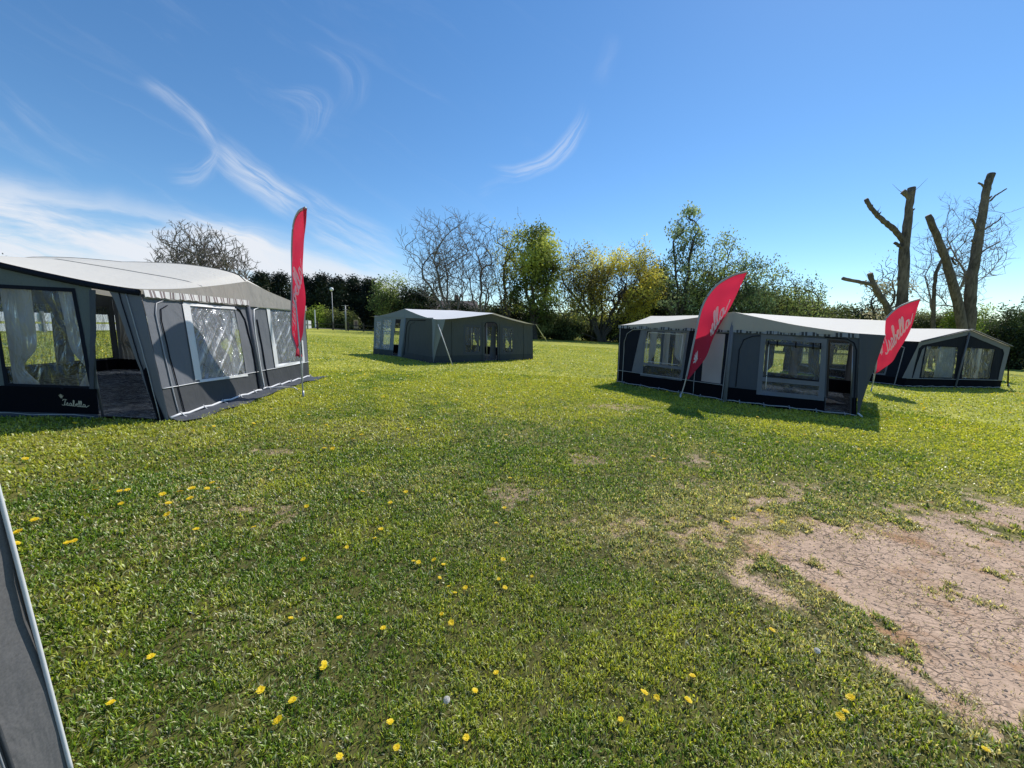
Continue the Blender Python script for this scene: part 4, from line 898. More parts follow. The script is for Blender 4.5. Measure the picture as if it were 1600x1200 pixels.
pollard('two-stemmed pollard with bare leaning trunks and short side branches', [
    [(1512, 570, .55), (1514, 510, .52), (1517, 450, .46), (1526, 390, .40), (1536, 330, .34), (1542, 295, .30), (1549, 271, .31)],
    [(1507, 540, .42), (1498, 480, .40), (1482, 420, .36), (1466, 375, .31), (1450, 337, .26)],
    [(1530, 399, .07), (1540, 390, .06), (1563, 377, .045)], [(1537, 359, .07), (1552, 350, .055), (1566, 339, .04)], [(1547, 314, .07), (1558, 304, .06), (1572, 295, .045)],
    [(1526, 358, .09), (1522, 350, .08), (1518, 341, .07)], [(1539, 293, .08), (1535, 289, .07), (1529, 285, .06)], [(1522, 380, .07), (1518, 374, .06)], [(1494, 414, .06), (1489, 408, .07), (1487, 402, .07)], [(1500, 425, .05), (1509, 430, .045), (1517, 440, .04)]], 27)
pollard('thin curved dark stem between the two pollards', [[(1457, 560, .16), (1458, 500, .15), (1460, 450, .13), (1463, 425, .13), (1472, 405, .10)]], 28)

# ------------------------------------------------------------------ far left: boards, rails, road, lamp, poles, notice board
def box(bm, x0, x1, y0, y1, z0, z1, slope=True):
    vs = [bm.verts.new((x, y, z + (gz(x) if slope else 0))) for z in (z0, z1) for y in (y0, y1) for x in (x0, x1)]
    for f in ((0, 2, 3, 1), (4, 5, 7, 6), (0, 1, 5, 4), (2, 6, 7, 3), (0, 4, 6, 2), (1, 3, 7, 5)): bm.faces.new([vs[i] for i in f])
def bm_obj(name, bm, mat, parent=None, bev=0):
    if bev: bmesh.ops.bevel(bm, geom=bm.edges[:], offset=bev, segments=2, affect='EDGES')
    me = bpy.data.meshes.new(name); bm.to_mesh(me); bm.free(); me.materials.append(mat); return link(bpy.data.objects.new(name, me), parent)
def boxo(name, dims, mat, parent=None, bev=.01):
    bm = bmesh.new(); box(bm, *dims); return bm_obj(name, bm, mat, parent, bev)
MAT['wpaint'] = plain('white_painted_board', (.72, .74, .78), .5, 0, .12, 3); MAT['dwood'] = plain('dark_stained_timber', (.035, .032, .03), .8, 0, .3)
MAT['asphalt'] = plain('pale_worn_tarmac', (.20, .19, .19), .9, 0, .25, 1.2); MAT['tan'] = plain('tan_board', (.50, .34, .18), .7); MAT['globe'] = plain('white_globe', (.85, .85, .83), .3, 0, .02)
MAT['greypole'] = plain('grey_metal_pole', (.30, .31, .32), .5, .2); MAT['tile'] = plain('brown_roof_tiles', (.10, .075, .07), .85, 0, .3, 4); MAT['brick'] = plain('brick_wall', (.24, .14, .10), .9, 0, .25, 6)
fy = 52.0
x1 = atd(491, 515, fy)[0]; fx = x1 - .3
r_ = empty('white_fence', (fx, 30, gz(fx)), 'long white board fence along the left field edge, seen through the left awning', 'fence')
for z0, z1 in ((.10, .50), (.62, 1.12)): boxo('rail', (fx, fx + .05, 6, fy - .2, z0, z1), MAT['wpaint'], r_)
y_ = 6.5
while y_ < fy: boxo('post', (fx + .053, fx + .17, y_, y_ + .14, -.2, 1.22), MAT['greypole'], r_); y_ += 2.6
x1b = atd(596, 518, fy)[0] + 3
r_ = empty('rail_fence', (x1, fy, gz(x1)), 'low dark timber post and rail fence in front of the road', 'fence')
for z0, z1 in ((.18, .27), (.72, .82)): boxo('rail', (x1 + .2, x1b, fy, fy + .05, z0, z1), MAT['dwood'], r_)
x = x1 + .4
while x < x1b: boxo('post', (x, x + .18, fy - .07, fy - .003, -.2, 1.15), MAT['dwood'], r_); x += 2.05
V = [(-90, 54.5, gz(-90) + .03), (-8, 56.5, gz(-8) + .03), (-8, 61.5, gz(-8) + .03), (-90, 60.5, gz(-90) + .03)]
tag(mesh_obj('road', V, [(0, 1, 2, 3)], MAT['asphalt'], None, False), kind='structure')
p = atd(521, 513, 56.5); lx, ly = p[0], 56.5
r_ = empty('street_lamp', (lx, ly, gz(lx)), 'tall slim street lamp with a white globe on top', 'street lamp')
tp = atd(518.5, 452, ly)[2]
tube('lamp_post', [(lx, ly, gz(lx)), (lx, ly, gz(lx) + 2.2), (lx, ly, gz(lx) + 2.25), (lx, ly, tp - .2)], [.09, .09, .055, .045], MAT['greypole'], r_, 8)
bm = bmesh.new(); bmesh.ops.create_uvsphere(bm, u_segments=20, v_segments=14, radius=.27); bmesh.ops.translate(bm, verts=bm.verts, vec=(lx, ly, tp)); o = bm_obj('lamp_globe', bm, MAT['globe'], r_)
for f in o.data.polygons: f.use_smooth = True
tube('lamp_collar', [(lx, ly, tp - .34), (lx, ly, tp - .2)], [.07, .13], MAT['greypole'], r_, 10)
p = atd(541, 518, 51.5); r_ = empty('utility_pole', (p[0], 51.5, gz(p[0])), 'grey pole with two short cross bars behind the rail fence', 'pole'); tz = atd(541, 477, 51.5)[2]
tube('pole', [(p[0], 51.5, gz(p[0]) - .1), (p[0], 51.5, tz)], [.11, .08], MAT['greypole'], r_, 8)
for dz, w in ((.05, .45), (.55, .3)): tube('cross_bar', [(p[0] - w, 51.4, tz - dz), (p[0] + w, 51.4, tz - dz)], .035, MAT['greypole'], r_, 6)
p = atd(556.5, 511, 58); r_ = empty('notice_board', (p[0], 58, gz(p[0])), 'small tan notice board on the verge beyond the road', 'sign')
tz = atd(557, 500, 58)[2]; boxo('board', (p[0] - .34, p[0] + .34, 57.96, 58.02, .25, tz - gz(p[0])), MAT['tan'], r_); boxo('notice', (p[0] - .18, p[0] + .2, 57.93, 57.957, .5, tz - gz(p[0]) - .2), MAT['brick'], r_)
for dx in (-.3, .3): boxo('leg', (p[0] + dx - .04, p[0] + dx + .04, 58.023, 58.10, -.1, .9), MAT['dwood'], r_)
p = atd(492, 497, 57); r_ = empty('marker_post', (p[0], 57, gz(p[0])), 'short white marker post by the lime green bush', 'post'); boxo('post', (p[0] - .06, p[0] + .06, 57, 57.12, -.1, atd(492, 484, 57)[2] - gz(p[0])), MAT['wpaint'], r_, .015)
# house glimpsed behind the bare trees
hy = 76; xa, xb = atd(655, 480, hy)[0], atd(742, 480, hy)[0]; ze = atd(700, 480, hy)[2]; zr = atd(700, 468, hy)[2]
r_ = empty('house', ((xa + xb) / 2, hy, gz(xa)), 'brown roofed house half hidden behind the bare trees', 'house')
boxo('wall', (xa, xb, hy, hy + 6, -.5, ze - gz(xa)), MAT['brick'], r_)
g0, g1 = gz(xa) * 0, 0
ro = mesh_obj('roof', [(xa - .4, hy - .5, ze - .1), (xb + .4, hy - .5, ze - .1), (xb, hy + 3, zr), (xa, hy + 3, zr), (xa - .4, hy + 6.5, ze - .1), (xb + .4, hy + 6.5, ze - .1)], [(0, 1, 2, 3), (3, 2, 5, 4), (0, 3, 4), (1, 5, 2)], MAT['tile'], r_, False)
for cx in (xa + 1.8, (xa + xb) / 2 + 1): 
    bm = bmesh.new(); box(bm, cx, cx + .8, hy + 2.6, hy + 3.3, zr - .5, zr + 1.1, False); bm_obj('chimney', bm, MAT['brick'], ro, .03)
    for k in range(2): tube('chimney_pot', [(cx + .22 + .36 * k, hy + 2.95, zr + 1.1), (cx + .22 + .36 * k, hy + 2.95, zr + 1.45)], .1, MAT['tile'], ro, 8)
for k in range(4):
    wx = xa + 1.2 + k * (xb - xa - 2.4) / 3.4; boxo('window', (wx, wx + 1.1, hy - .04, hy - .003, 1.2, 2.4), MAT['wpaint'], r_)
# far woodland that reads as one mass
rng = np.random.RandomState(5); n = 5200; ang = rng.uniform(-1.15, 1.2, n); D = 110 + 30 * rng.rand(n) + 15 * np.sin(ang * 5)
cx = np.sin(ang) * D; cy = np.cos(ang) * D; top = (4.2 + 3 * fbm(ang * 12 + 9, ang * 0, 4) ) * np.where(ang > .55, 1.0, 1.0); cz = SL * cx + top * rng.rand(n) ** .7
V, Fc, c = leaves(rng, np.stack([cx, cy, cz], 1), 14, .75, 1.0, .7); tn = np.repeat(np.clip(.5 + rng.normal(0, .3, len(c)), 0, 1), 4)
tag(np_mesh('far_woodland', V, Fc, LF['bush'], attrs={'tone': tn}), 'distant band of low green woodland beyond the field edge', 'woodland', kind='stuff')

# ------------------------------------------------------------------ bare earth mask, shared by ground sheet and grass
DP = [gnd(*q) for q in [(1120, 850), (1185, 905), (1290, 950), (1400, 1030), (1500, 1110), (1600, 1190)]]
DP = DP + [(2.2, .9), (4.5, .6), (9.0, 2.0), (8.6, 4.6)] + [gnd(*q) for q in [(1600, 787), (1520, 800), (1440, 822), (1330, 830), (1230, 828), (1160, 835)]]
DP = [tuple(p) for p in DP]
def pdist(X, Y, poly):
    """signed distance, positive inside"""
    best = np.full(X.shape, 1e9); ins = np.zeros(X.shape, bool); n = len(poly)
    for i in range(n):
        x1, y1 = poly[i - 1]; x2, y2 = poly[i]; dx, dy = x2 - x1, y2 - y1
        t = np.clip(((X - x1) * dx + (Y - y1) * dy) / (dx * dx + dy * dy), 0, 1); best = np.minimum(best, np.hypot(X - x1 - t * dx, Y - y1 - t * dy))
        c = ((y1 > Y) != (y2 > Y)) & (X < (x2 - x1) * (Y - y1) / (y2 - y1 + 1e-12) + x1); ins ^= c
    return np.where(ins, best, -best)
THIN = [tuple(gnd(*q)) for q in [(830, 775), (900, 850), (1100, 900), (1230, 930), (1600, 900), (1600, 745), (1350, 760), (1150, 740), (980, 745)]]
def dirt(X, Y):
    f = fbm(X * 2.2, Y * 2.2, 4) - .5; f2 = fbm(X * 9 + 40, Y * 9, 3) - .5; f3 = fbm(X * 24, Y * 24, 2) - .5
    d = pdist(X, Y, DP)
    m = sstep(-.42, .26, d + f * .75 + f2 * .40 + f3 * .15)
    clump = sstep(.56, .66, fbm(X * 3.1 + 9, Y * 3.1 + 5, 4) + f2 * .25 + f3 * .15) * .95 * sstep(1.9, .1, d)
    m = m * (1 - clump)
    th = sstep(-.9, .8, pdist(X, Y, THIN)); streak = fbm(X * 1.3 + Y * .3 + 3, Y * 4.2 - X * 1.6, 5)
    m = np.maximum(m, th * sstep(.50, .66, streak + f2 * .5 + f3 * .35) * .62)
    for (u, v, r) in [(455, 706, .5), (385, 795, .45), (375, 820, .35), (800, 770, .5), (1090, 715, .7), (950, 635, 1.2), (915, 715, .5), (1020, 740, .7), (700, 1090, .12), (500, 1135, .16), (950, 790, .5)]:
        gx, gy = gnd(u, v); m = np.maximum(m, (.25 if v in (790, 820, 740) else .5) * sstep(.9, .2, np.hypot(X - gx, (Y - gy) / .5) / r + f * 2.6 + f2 * 1.6 + f3))
    return np.clip(m, 0, 1)
def shade_patch(X, Y):       # lush darker turf against dry yellowish turf, 0..1
    return fbm(X * .55 + 2, Y * .55 + 7, 3)
def relief(X, Y):
    near = np.clip(1 - (np.hypot(X, Y) - 12) / 20, 0, 1)
    return (.035 * (fbm(X * .8, Y * .8, 3) - .5) + .012 * (fbm(X * 4, Y * 4, 3) - .5)) * near
def axis(lo, hi, dense, far, g=1.22):
    a = list(np.arange(lo, hi + 1e-6, dense)); s = dense
    while a[-1] < far: s *= g; a.append(a[-1] + s)
    s = dense
    while a[0] > -far: s *= g; a.insert(0, a[0] - s)
    return np.array(a)
X, Y = np.meshgrid(axis(-4, 9.5, .055, 1500), axis(.6, 9, .055, 1500), indexing='xy'); ny_, nx_ = X.shape
Z = SL * X + relief(X, Y); dm = dirt(X, Y); Z -= dm * .008
idx = np.arange(nx_ * ny_).reshape(ny_, nx_); Fc = np.stack([idx[:-1, :-1], idx[:-1, 1:], idx[1:, 1:], idx[1:, :-1]], 2).reshape(-1, 4)
def ground_mat():
    m = bpy.data.materials.new('turf_and_dry_earth'); b = NB(nt(m)); p = b.pos()
    d = b.n('ShaderNodeAttribute', attribute_name='dirt').outputs['Fac']
    big = b.noise(p, .22, 4, .6); mid = b.noise(p, 1.4, 5, .65); fine = b.noise(p, 22, 4, .7); tuft = b.noise(b.scale(p, (1, 1, 1)), 5.5, 5, .75)
    g = b.mix(b.ramp(b.math('ADD', b.math('MULTIPLY', big, .5), b.math('MULTIPLY', mid, .5)), .38, .64), (.21, .27, .036), (.52, .51, .085))
    g = b.mix(b.ramp(fine, .40, .66, 0, .75), g, (.42, .40, .11)); g = b.mix(b.ramp(tuft, .5, .36, 0, .7), g, (.060, .090, .018))
    soil = b.mix(b.ramp(mid, .35, .7), (.64, .46, .33), (.52, .37, .26)); soil = b.mix(b.ramp(fine, .3, .75, 0, .5), soil, (.26, .185, .13))
    soil = b.mix(b.ramp(b.noise(p, 1.7, 5, .7), .52, .70, 0, .75), soil, (.36, .19, .085)); soil = b.mix(b.ramp(b.noise(p, 7, 5, .75), .56, .72, 0, .55), soil, (.20, .14, .10))
    q = b.n('ShaderNodeVectorMath', operation='ADD', i_0=p); nz = b.t.nodes.new('ShaderNodeTexNoise'); b.set(nz, 'Vector', p); b.set(nz, 'Scale', 4.0); nz.inputs['Detail'].default_value = 4
    sc_ = b.n('ShaderNodeVectorMath', operation='SCALE', i_0=nz.outputs['Color']); sc_.inputs['Scale'].default_value = .16; b.set(q, 1, sc_.outputs[0])
    vo = b.n('ShaderNodeTexVoronoi', feature='DISTANCE_TO_EDGE', i_Vector=b.scale(q.outputs[0], (.8, 1.7, .001), (0, 0, .35)), i_Scale=9.5).outputs['Distance']
    vo2 = b.n('ShaderNodeTexVoronoi', feature='DISTANCE_TO_EDGE', i_Vector=b.scale(q.outputs[0], (.8, 1.7, .001), (0, 0, .5)), i_Scale=24).outputs['Distance']
    gate = b.ramp(b.noise(p, 2.2, 4, .65), .36, .60)
    ck = b.math('MULTIPLY', b.ramp(vo, .0, .050, 1, 0), b.math('ADD', .12, b.math('MULTIPLY', gate, .88))); ck2 = b.math('MULTIPLY', b.ramp(vo2, 0, .06, .5, 0), gate)
    ck = b.math('MAXIMUM', ck, ck2)
    soil = b.mix(b.math('MULTIPLY', ck, .62), soil, (.07, .045, .03))
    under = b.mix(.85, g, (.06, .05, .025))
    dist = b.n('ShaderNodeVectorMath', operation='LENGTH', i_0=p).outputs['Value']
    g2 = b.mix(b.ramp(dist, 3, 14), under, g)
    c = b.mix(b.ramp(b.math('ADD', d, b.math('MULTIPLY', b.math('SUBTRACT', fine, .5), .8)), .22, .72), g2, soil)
    hgt = b.math('SUBTRACT', b.math('MULTIPLY', fine, .5), b.math('MULTIPLY', ck, b.math('MULTIPLY', d, 1.5)))
    farb = b.math('MULTIPLY', tuft, b.ramp(dist, 5, 20, 0, 6))
    bp = b.bump(b.math('ADD', hgt, farb), .55, .02)
    pr = b.n('ShaderNodeBsdfPrincipled', i_Base_Color=c, i_Roughness=.95, i_Normal=bp); pr.inputs['Specular IOR Level'].default_value = .1
    b.out(pr.outputs[0]); return m
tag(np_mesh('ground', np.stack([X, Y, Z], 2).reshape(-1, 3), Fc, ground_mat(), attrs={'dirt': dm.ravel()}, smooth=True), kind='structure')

# ------------------------------------------------------------------ grass: real blades out to about 40 m
def in_frame(x, y, pad=60):
    q = np.stack([x, y, SL * x - CH], 1); dd = q @ fw; u = 800 + F * (q @ RT) / dd; v = 600 - F * (q @ UP) / dd
    return (dd > .3) & (u > -pad - 300 / dd) & (u < 1600 + pad + 300 / dd) & (v < 1200 + pad + 150)
rng = np.random.RandomState(21)
def zone(n, r0, r1, power):
    r = (r0 ** power + (r1 ** power - r0 ** power) * rng.rand(n)) ** (1 / power); a = rng.uniform(-1.0, 1.05, n); return r * np.sin(a), r * np.cos(a)
def tents_clear(x, y):
    ok = np.ones(len(x), bool)
    for poly in ([(-4.99, 5.46), (-5.42, 10.15), (-10.25, 9.95), (-9.88, 5.16)], [(-6.66, 18.32), (-3.17, 15.22), (1.04, 19.33), (-2.4, 22.4)], [(3.30, 12.02), (5.29, 9.37), (7.50, 8.18), (10.6, 11.8), (6.5, 15.6)], [(15.05, 14.63), (20.36, 15.87), (19.2, 20.9), (13.85, 19.6)],
                 [(-4.99, 5.46), (-4.74, 5.5), (-4.97, 8.0), (-5.08, 10.15), (-5.42, 10.15)]):
        ok &= pdist(x, y, poly) < .0
    return ok
xs = []; ys = []
for n, r0, r1, pw in ((540000, 1.0, 5.0, 1.25), (430000, 5, 13, 1.1), (270000, 13, 38, 1.0)):
    x, y = zone(n, r0, r1, pw); k = in_frame(x, y); xs.append(x[k]); ys.append(y[k])
x = np.concatenate(xs); y = np.concatenate(ys)
cl = fbm(x * 14, y * 14, 3); dmask = dirt(x, y)
k = (rng.rand(len(x)) > dmask * .94) & (rng.rand(len(x)) < .24 + 1.2 * sstep(.40, .62, cl)) & tents_clear(x, y) & (pdist(x, y, [(-8, -4), (-1.5, -4), (-1.47, 1.08), (-7, 1.4)]) < 0)
x, y, dmask = x[k], y[k], dmask[k]; n = len(x); r = np.hypot(x, y)
patch = shade_patch(x, y); mid = fbm(x * 2.6, y * 2.6, 3); dry = fbm(x * 1.1 + 30, y * 1.1, 4)
wS = np.clip(.0034 * (r / 1.8) ** .85, .0034, .022); hS = np.clip(.030 * (r / 3) ** .25, .026, .055) * (.55 + .9 * rng.rand(n)) * (.75 + .6 * mid) * (1 - .35 * dmask)
az = rng.uniform(0, 2 * math.pi, n); tilt = np.abs(rng.normal(.75, .35, n)).clip(.1, 1.35)
dirv = np.stack([np.cos(az) * np.sin(tilt), np.sin(az) * np.sin(tilt), np.cos(tilt)], 1); broad = rng.rand(n) < .10
wS = wS * np.where(broad, 2.4, 1.0) * (.7 + .6 * rng.rand(n)); hS = np.where(broad, hS * .7, hS); wS = wS * (1 - .5 * dmask); hS = hS * (1 - .4 * dmask)
pz = az + math.pi / 2 + rng.normal(0, .5, n); side = np.stack([np.cos(pz), np.sin(pz), np.zeros(n)], 1) * wS[:, None]
base = np.stack([x, y, SL * x + relief(x, y) - .004], 1); mid_ = base + dirv * (hS * .55)[:, None] + np.array([0, 0, .15]) * hS[:, None]; tip = base + dirv * hS[:, None]
V = np.stack([base - side * .5, base + side * .5, mid_ + side * .55, tip, mid_ - side * .55], 1).reshape(-1, 3)
b5 = (np.arange(n) * 5)[:, None]; Fq = np.concatenate([b5 + 0, b5 + 1, b5 + 2, b5 + 4], 1); Ft = np.concatenate([b5 + 4, b5 + 2, b5 + 3], 1)
lush = np.array([.185, .310, .030]); yel = np.array([.54, .58, .075]); straw = np.array([.72, .66, .36]); dk = np.array([.045, .085, .015])
kk = sstep(.40, .62, patch * .55 + mid * .45 + rng.normal(0, .08, n) - .045 + .15 * sstep(3.0, 11, r))[:, None]; col = lush * (1 - kk) + yel * kk
nearbare = sstep(-1.5, .1, pdist(x, y, DP)) * .30 + sstep(-.4, .9, pdist(x, y, THIN)) * .22
sd = (rng.rand(n) < (.08 + .26 * sstep(.50, .70, dry) + .5 * dmask + nearbare))[:, None]; col = np.where(sd, straw * (.6 + .6 * rng.rand(n))[:, None], col)
dk_ = (rng.rand(n) < .22)[:, None] & ~sd; col = np.where(dk_, dk, col); pl_ = (rng.rand(n) < .12)[:, None] & ~sd & ~dk_; col = np.where(pl_, np.array([.62, .68, .34]), col); va = (1 - .72 * sstep(3.0, 9, r)); col = col * (1.04 + va * (.95 * rng.rand(n) - .50))[:, None]; fl_ = (.72 * sstep(4, 10, r))[:, None]; base_c = (lush * (1 - kk) + yel * kk); col = col * (1 - fl_) + base_c * fl_ * .98  # whitish blades carry sun highlights in their colour
def s2(c): return np.where(c < .0031308, c * 12.92, 1.055 * np.clip(c, 1e-9, 1) ** (1 / 2.4) - .055)
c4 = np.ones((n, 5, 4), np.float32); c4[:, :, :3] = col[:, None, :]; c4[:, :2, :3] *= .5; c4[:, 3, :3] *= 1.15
gm = bpy.data.materials.new('grass_blades'); b = NB(nt(gm)); ca = b.n('ShaderNodeVertexColor', layer_name='tint').outputs[0]
d = b.n('ShaderNodeBsdfPrincipled', i_Base_Color=ca, i_Roughness=.38); d.inputs['Specular IOR Level'].default_value = .6
tr = b.n('ShaderNodeBsdfTranslucent', i_Color=b.mix(1.0, ca, (1.35, 1.25, .6), 'MULTIPLY')); mx = b.n('ShaderNodeMixShader', i_0=.45); b.set(mx, 1, d.outputs[0]); b.set(mx, 2, tr.outputs[0]); b.out(mx.outputs[0])
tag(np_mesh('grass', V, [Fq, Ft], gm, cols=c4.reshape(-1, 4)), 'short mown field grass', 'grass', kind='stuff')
print('blades', n)

# ------------------------------------------------------------------ dandelions
ym = bpy.data.materials.new('dandelion_yellow'); b = NB(nt(ym)); d = b.n('ShaderNodeBsdfPrincipled', i_Base_Color=b.mix(b.ramp(b.noise(b.pos(), 180, 2), .35, .65), (.90, .64, .01), (.95, .78, .02)), i_Roughness=.6)
tr = b.n('ShaderNodeBsdfTranslucent', i_Color=(.95, .62, .02)); mx = b.n('ShaderNodeMixShader', i_0=.3); b.set(mx, 1, d.outputs[0]); b.set(mx, 2, tr.outputs[0]); b.out(mx.outputs[0])
MAT['stem'] = plain('flower_stem_green', (.10, .17, .03), .5); MAT['clock'] = plain('seed_head_white', (.90, .86, .78), .9)
def petal_head(seed, rings=((.0175, 20, .25), (.0135, 17, .6), (.009, 13, 1.0))):
    rg = random.Random(seed); V = []; Fc = []
    for R, n_, up in rings:
        for k in range(n_):
            a_ = 2 * math.pi * (k + rg.random() * .5) / n_; l = R * (.85 + .3 * rg.random()); w = R * .17; z = l * up * .45 + rg.uniform(-.001, .001)
            c_, s_ = math.cos(a_), math.sin(a_); bb = len(V)
            V += [(-s_ * w * .5, c_ * w * .5, 0), (s_ * w * .5, -c_ * w * .5, 0), (c_ * l + s_ * w, s_ * l - c_ * w, z), (c_ * l * 1.04, s_ * l * 1.04, z + .0006), (c_ * l - s_ * w, s_ * l + c_ * w, z)]
            Fc.append((bb, bb + 1, bb + 2, bb + 3, bb + 4))
    return V, Fc
protos = []
for sd_ in range(3):
    V, Fc = petal_head(sd_); me = bpy.data.meshes.new('flower_head'); me.from_pydata(V, [], Fc); me.materials.append(ym); protos.append(me)
V = []; Fc = []
for i, (px, z, rr) in enumerate(((0.006, 0, .0016), (.002, .014, .0015), (0, .034, .0017), (0, .036, .005))):
    V += [(px + rr * math.cos(k * 1.257), rr * math.sin(k * 1.257), z) for k in range(5)]
    if i: Fc += [((i - 1) * 5 + k, (i - 1) * 5 + (k + 1) % 5, i * 5 + (k + 1) % 5, i * 5 + k) for k in range(5)]
stem_me = bpy.data.meshes.new('stem'); stem_me.from_pydata(V, [], Fc); stem_me.materials.append(MAT['stem'])
DL = [(567,775),(634,775),(610,791),(788,799),(775,822),(797,753),(595,834),(586,847),(542,861),(646,882),(654,886),(678,882),(693,888),(687,908),(701,921),(711,931),(727,925),(779,909),(789,924),(831,904),(786,880),(690,965),(705,982),(531,972),(599,989),(775,1059),(742,1087),(610,1138),(728,1163),(620,1178),(531,1192),(969,1134),(1006,1093),(1025,1099),(1074,1105),(1081,1065),(507,1043),(506,1050),
 (1145,817),(1135,822),(1185,805),(1221,823),(1468,775),(1548,760),(1205,994),(1327,1102),(1319,1121),(1311,1131),(1538,1181),(41,724),(150,774),(188,775),(200,774),(190,794),(255,780),(282,776),(301,772),(264,794),(298,788),(262,812),(314,746),(332,760),(342,768),(324,770),(427,741),(437,740),(467,728),(397,831),(307,834),(479,797),(474,882),(29,842),(27,858),(107,856),(117,853),(55,822),(397,667),(455,635),(466,632),(455,973),(520,707),(507,706),(408,1088),(458,1104),(435,1138),(175,1110),(237,1036)]
rg = random.Random(4); pts = [gnd(*q) for q in DL]; near = len(pts)
fieldp = []
while len(fieldp) < 205:
    x_ = rg.uniform(-6, 13); y_ = rg.uniform(4.6, 13)
    if abs(x_) / y_ > 1.3 or dirt(np.array([x_]), np.array([y_]))[0] > .3 or not tents_clear(np.array([x_]), np.array([y_]))[0]: continue
    if vnoise(np.array([x_ * .35]), np.array([y_ * .35]))[0] < rg.random() * .9: continue
    fieldp.append((x_, y_))
def place_flower(i, x_, y_, full, label, group, s=1.0):
    z_ = gz(x_) + float(relief(np.array([x_]), np.array([y_]))[0])
    if full and s < 0: s = -s
    if full:
        o = bpy.data.objects.new('dandelion', None); o.location = (x_, y_, z_); o.empty_display_size = .02; COL.objects.link(o)
        st = bpy.data.objects.new('stem', stem_me); COL.objects.link(st); st.parent = o
        h = bpy.data.objects.new('flower_head', protos[i % 3]); COL.objects.link(h); h.parent = o; h.location = (0, 0, .036)
        h.rotation_euler = (rg.uniform(-.45, .25), rg.uniform(-.35, .35), rg.uniform(0, 6.28)); o.scale = (s,) * 3
    else:
        o = bpy.data.objects.new('dandelion', protos[i % 3]); o.location = (x_, y_, z_ + .046); o.rotation_euler = (rg.uniform(-.5, .2), rg.uniform(-.3, .3), rg.uniform(0, 6.28)); o.scale = (s,) * 3; COL.objects.link(o)
    tag(o, label, 'dandelion', group)
for i, (x_, y_) in enumerate(pts): place_flower(i, x_, y_, True, 'open yellow dandelion flower in the near grass', 'open dandelions in the near grass', rg.uniform(.65, 1.0) * min(1.5, max(.95, math.hypot(x_, y_) / 2.6)))
for i, (x_, y_) in enumerate(fieldp): place_flower(i, x_, y_, False, 'small distant yellow dandelion head on the field', 'small dandelions further out on the field', rg.uniform(1.0, 1.5))
for u_, v_ in ((1275, 1029), (698, 1108)):
    x_, y_ = gnd(u_, v_); z_ = gz(x_)
    o = bpy.data.objects.new('dandelion_clock', None); o.location = (x_, y_, z_); o.empty_display_size = .02; COL.objects.link(o)
    tag(o, 'round white dandelion seed head beside the bare earth' if u_ > 1000 else 'round white dandelion seed head in the grass at the bottom centre', 'seed head')
    st = bpy.data.objects.new('stem', stem_me); COL.objects.link(st); st.parent = o
    V = []; Fc = []; rr_ = random.Random(u_)
    for k in range(110):
        zz = 1 - 2 * (k + .5) / 110; an = k * 2.39996; q = math.sqrt(1 - zz * zz); dv = Vector((q * math.cos(an), q * math.sin(an), zz)); t1 = dv.orthogonal().normalized(); t2 = dv.cross(t1)
        R0 = .014; bb = len(V); V += [dv * .002, dv * R0 + t1 * .0022, dv * R0 - t1 * .0011 + t2 * .0019, dv * R0 - t1 * .0011 - t2 * .0019]; Fc += [(bb + 1, bb + 2, bb + 3), (bb, bb + 1, bb + 2)]
    me = bpy.data.meshes.new('seed_head'); me.from_pydata([tuple(v) for v in V], [], Fc); me.materials.append(MAT['clock'])
    h = bpy.data.objects.new('seed_head', me); COL.objects.link(h); h.parent = o; h.location = (0, 0, .045)
# the countless far ones
n = 3600; xx = rng.uniform(-24, 40, n * 3); yy = rng.uniform(9, 46, n * 3)
dn = vnoise(xx * .22 + 5, yy * .22); k = (rng.rand(n * 3) < dn ** 2 * 1.2) & tents_clear(xx, yy) & (np.hypot(xx, yy) > 11); xx, yy = xx[k][:n], yy[k][:n]; m = len(xx)
rr = .016 + .012 * rng.rand(m); an = np.arange(7) * 2 * math.pi / 7
V = np.stack([xx[:, None] + rr[:, None] * np.cos(an), yy[:, None] + rr[:, None] * np.sin(an), (SL * xx + relief(xx, yy) + .045)[:, None] + rr[:, None] * .8 * np.sin(an + rng.rand(m)[:, None] * 6)], 2).reshape(-1, 3)
tag(np_mesh('dandelions', V, np.arange(m * 7).reshape(-1, 7), ym), 'countless tiny dandelions spread over the far field', 'dandelions', kind='stuff')
# clods and small stones on the bare earth
MAT['stone'] = plain('dry_clods', (.45, .33, .235), .95, 0, .35, 60)
cx_, cy_ = zone(60000, 1.2, 7, 1.3); kd = dirt(cx_, cy_) > .8; cx_, cy_ = cx_[kd][:3000], cy_[kd][:3000]; V = []; Fc = []
ico = [(0, 0, 1), (.9, 0, .3), (.28, .85, .3), (-.72, .52, .3), (-.72, -.52, .3), (.28, -.85, .3)]; fi = [(0, 1, 2), (0, 2, 3), (0, 3, 4), (0, 4, 5), (0, 5, 1)]
for x_, y_ in zip(cx_, cy_):
    s_ = .0025 + .009 * rg.random() ** 3; bb = len(V); z_ = gz(x_) - .008
    for q in ico: V.append((x_ + q[0] * s_ * rg.uniform(.6, 1.5), y_ + q[1] * s_ * rg.uniform(.6, 1.5), z_ + q[2] * s_ * .8 + float(.0)))
    Fc += [tuple(bb + i for i in f) for f in fi]
re_ = relief(np.array([v[0] for v in V]), np.array([v[1] for v in V])); V = [(v[0], v[1], v[2] + re_[i]) for i, v in enumerate(V)]
tag(mesh_obj('clods', V, Fc, MAT['stone'], None, False), 'small dry clods scattered over the cracked earth', 'clods', kind='stuff')

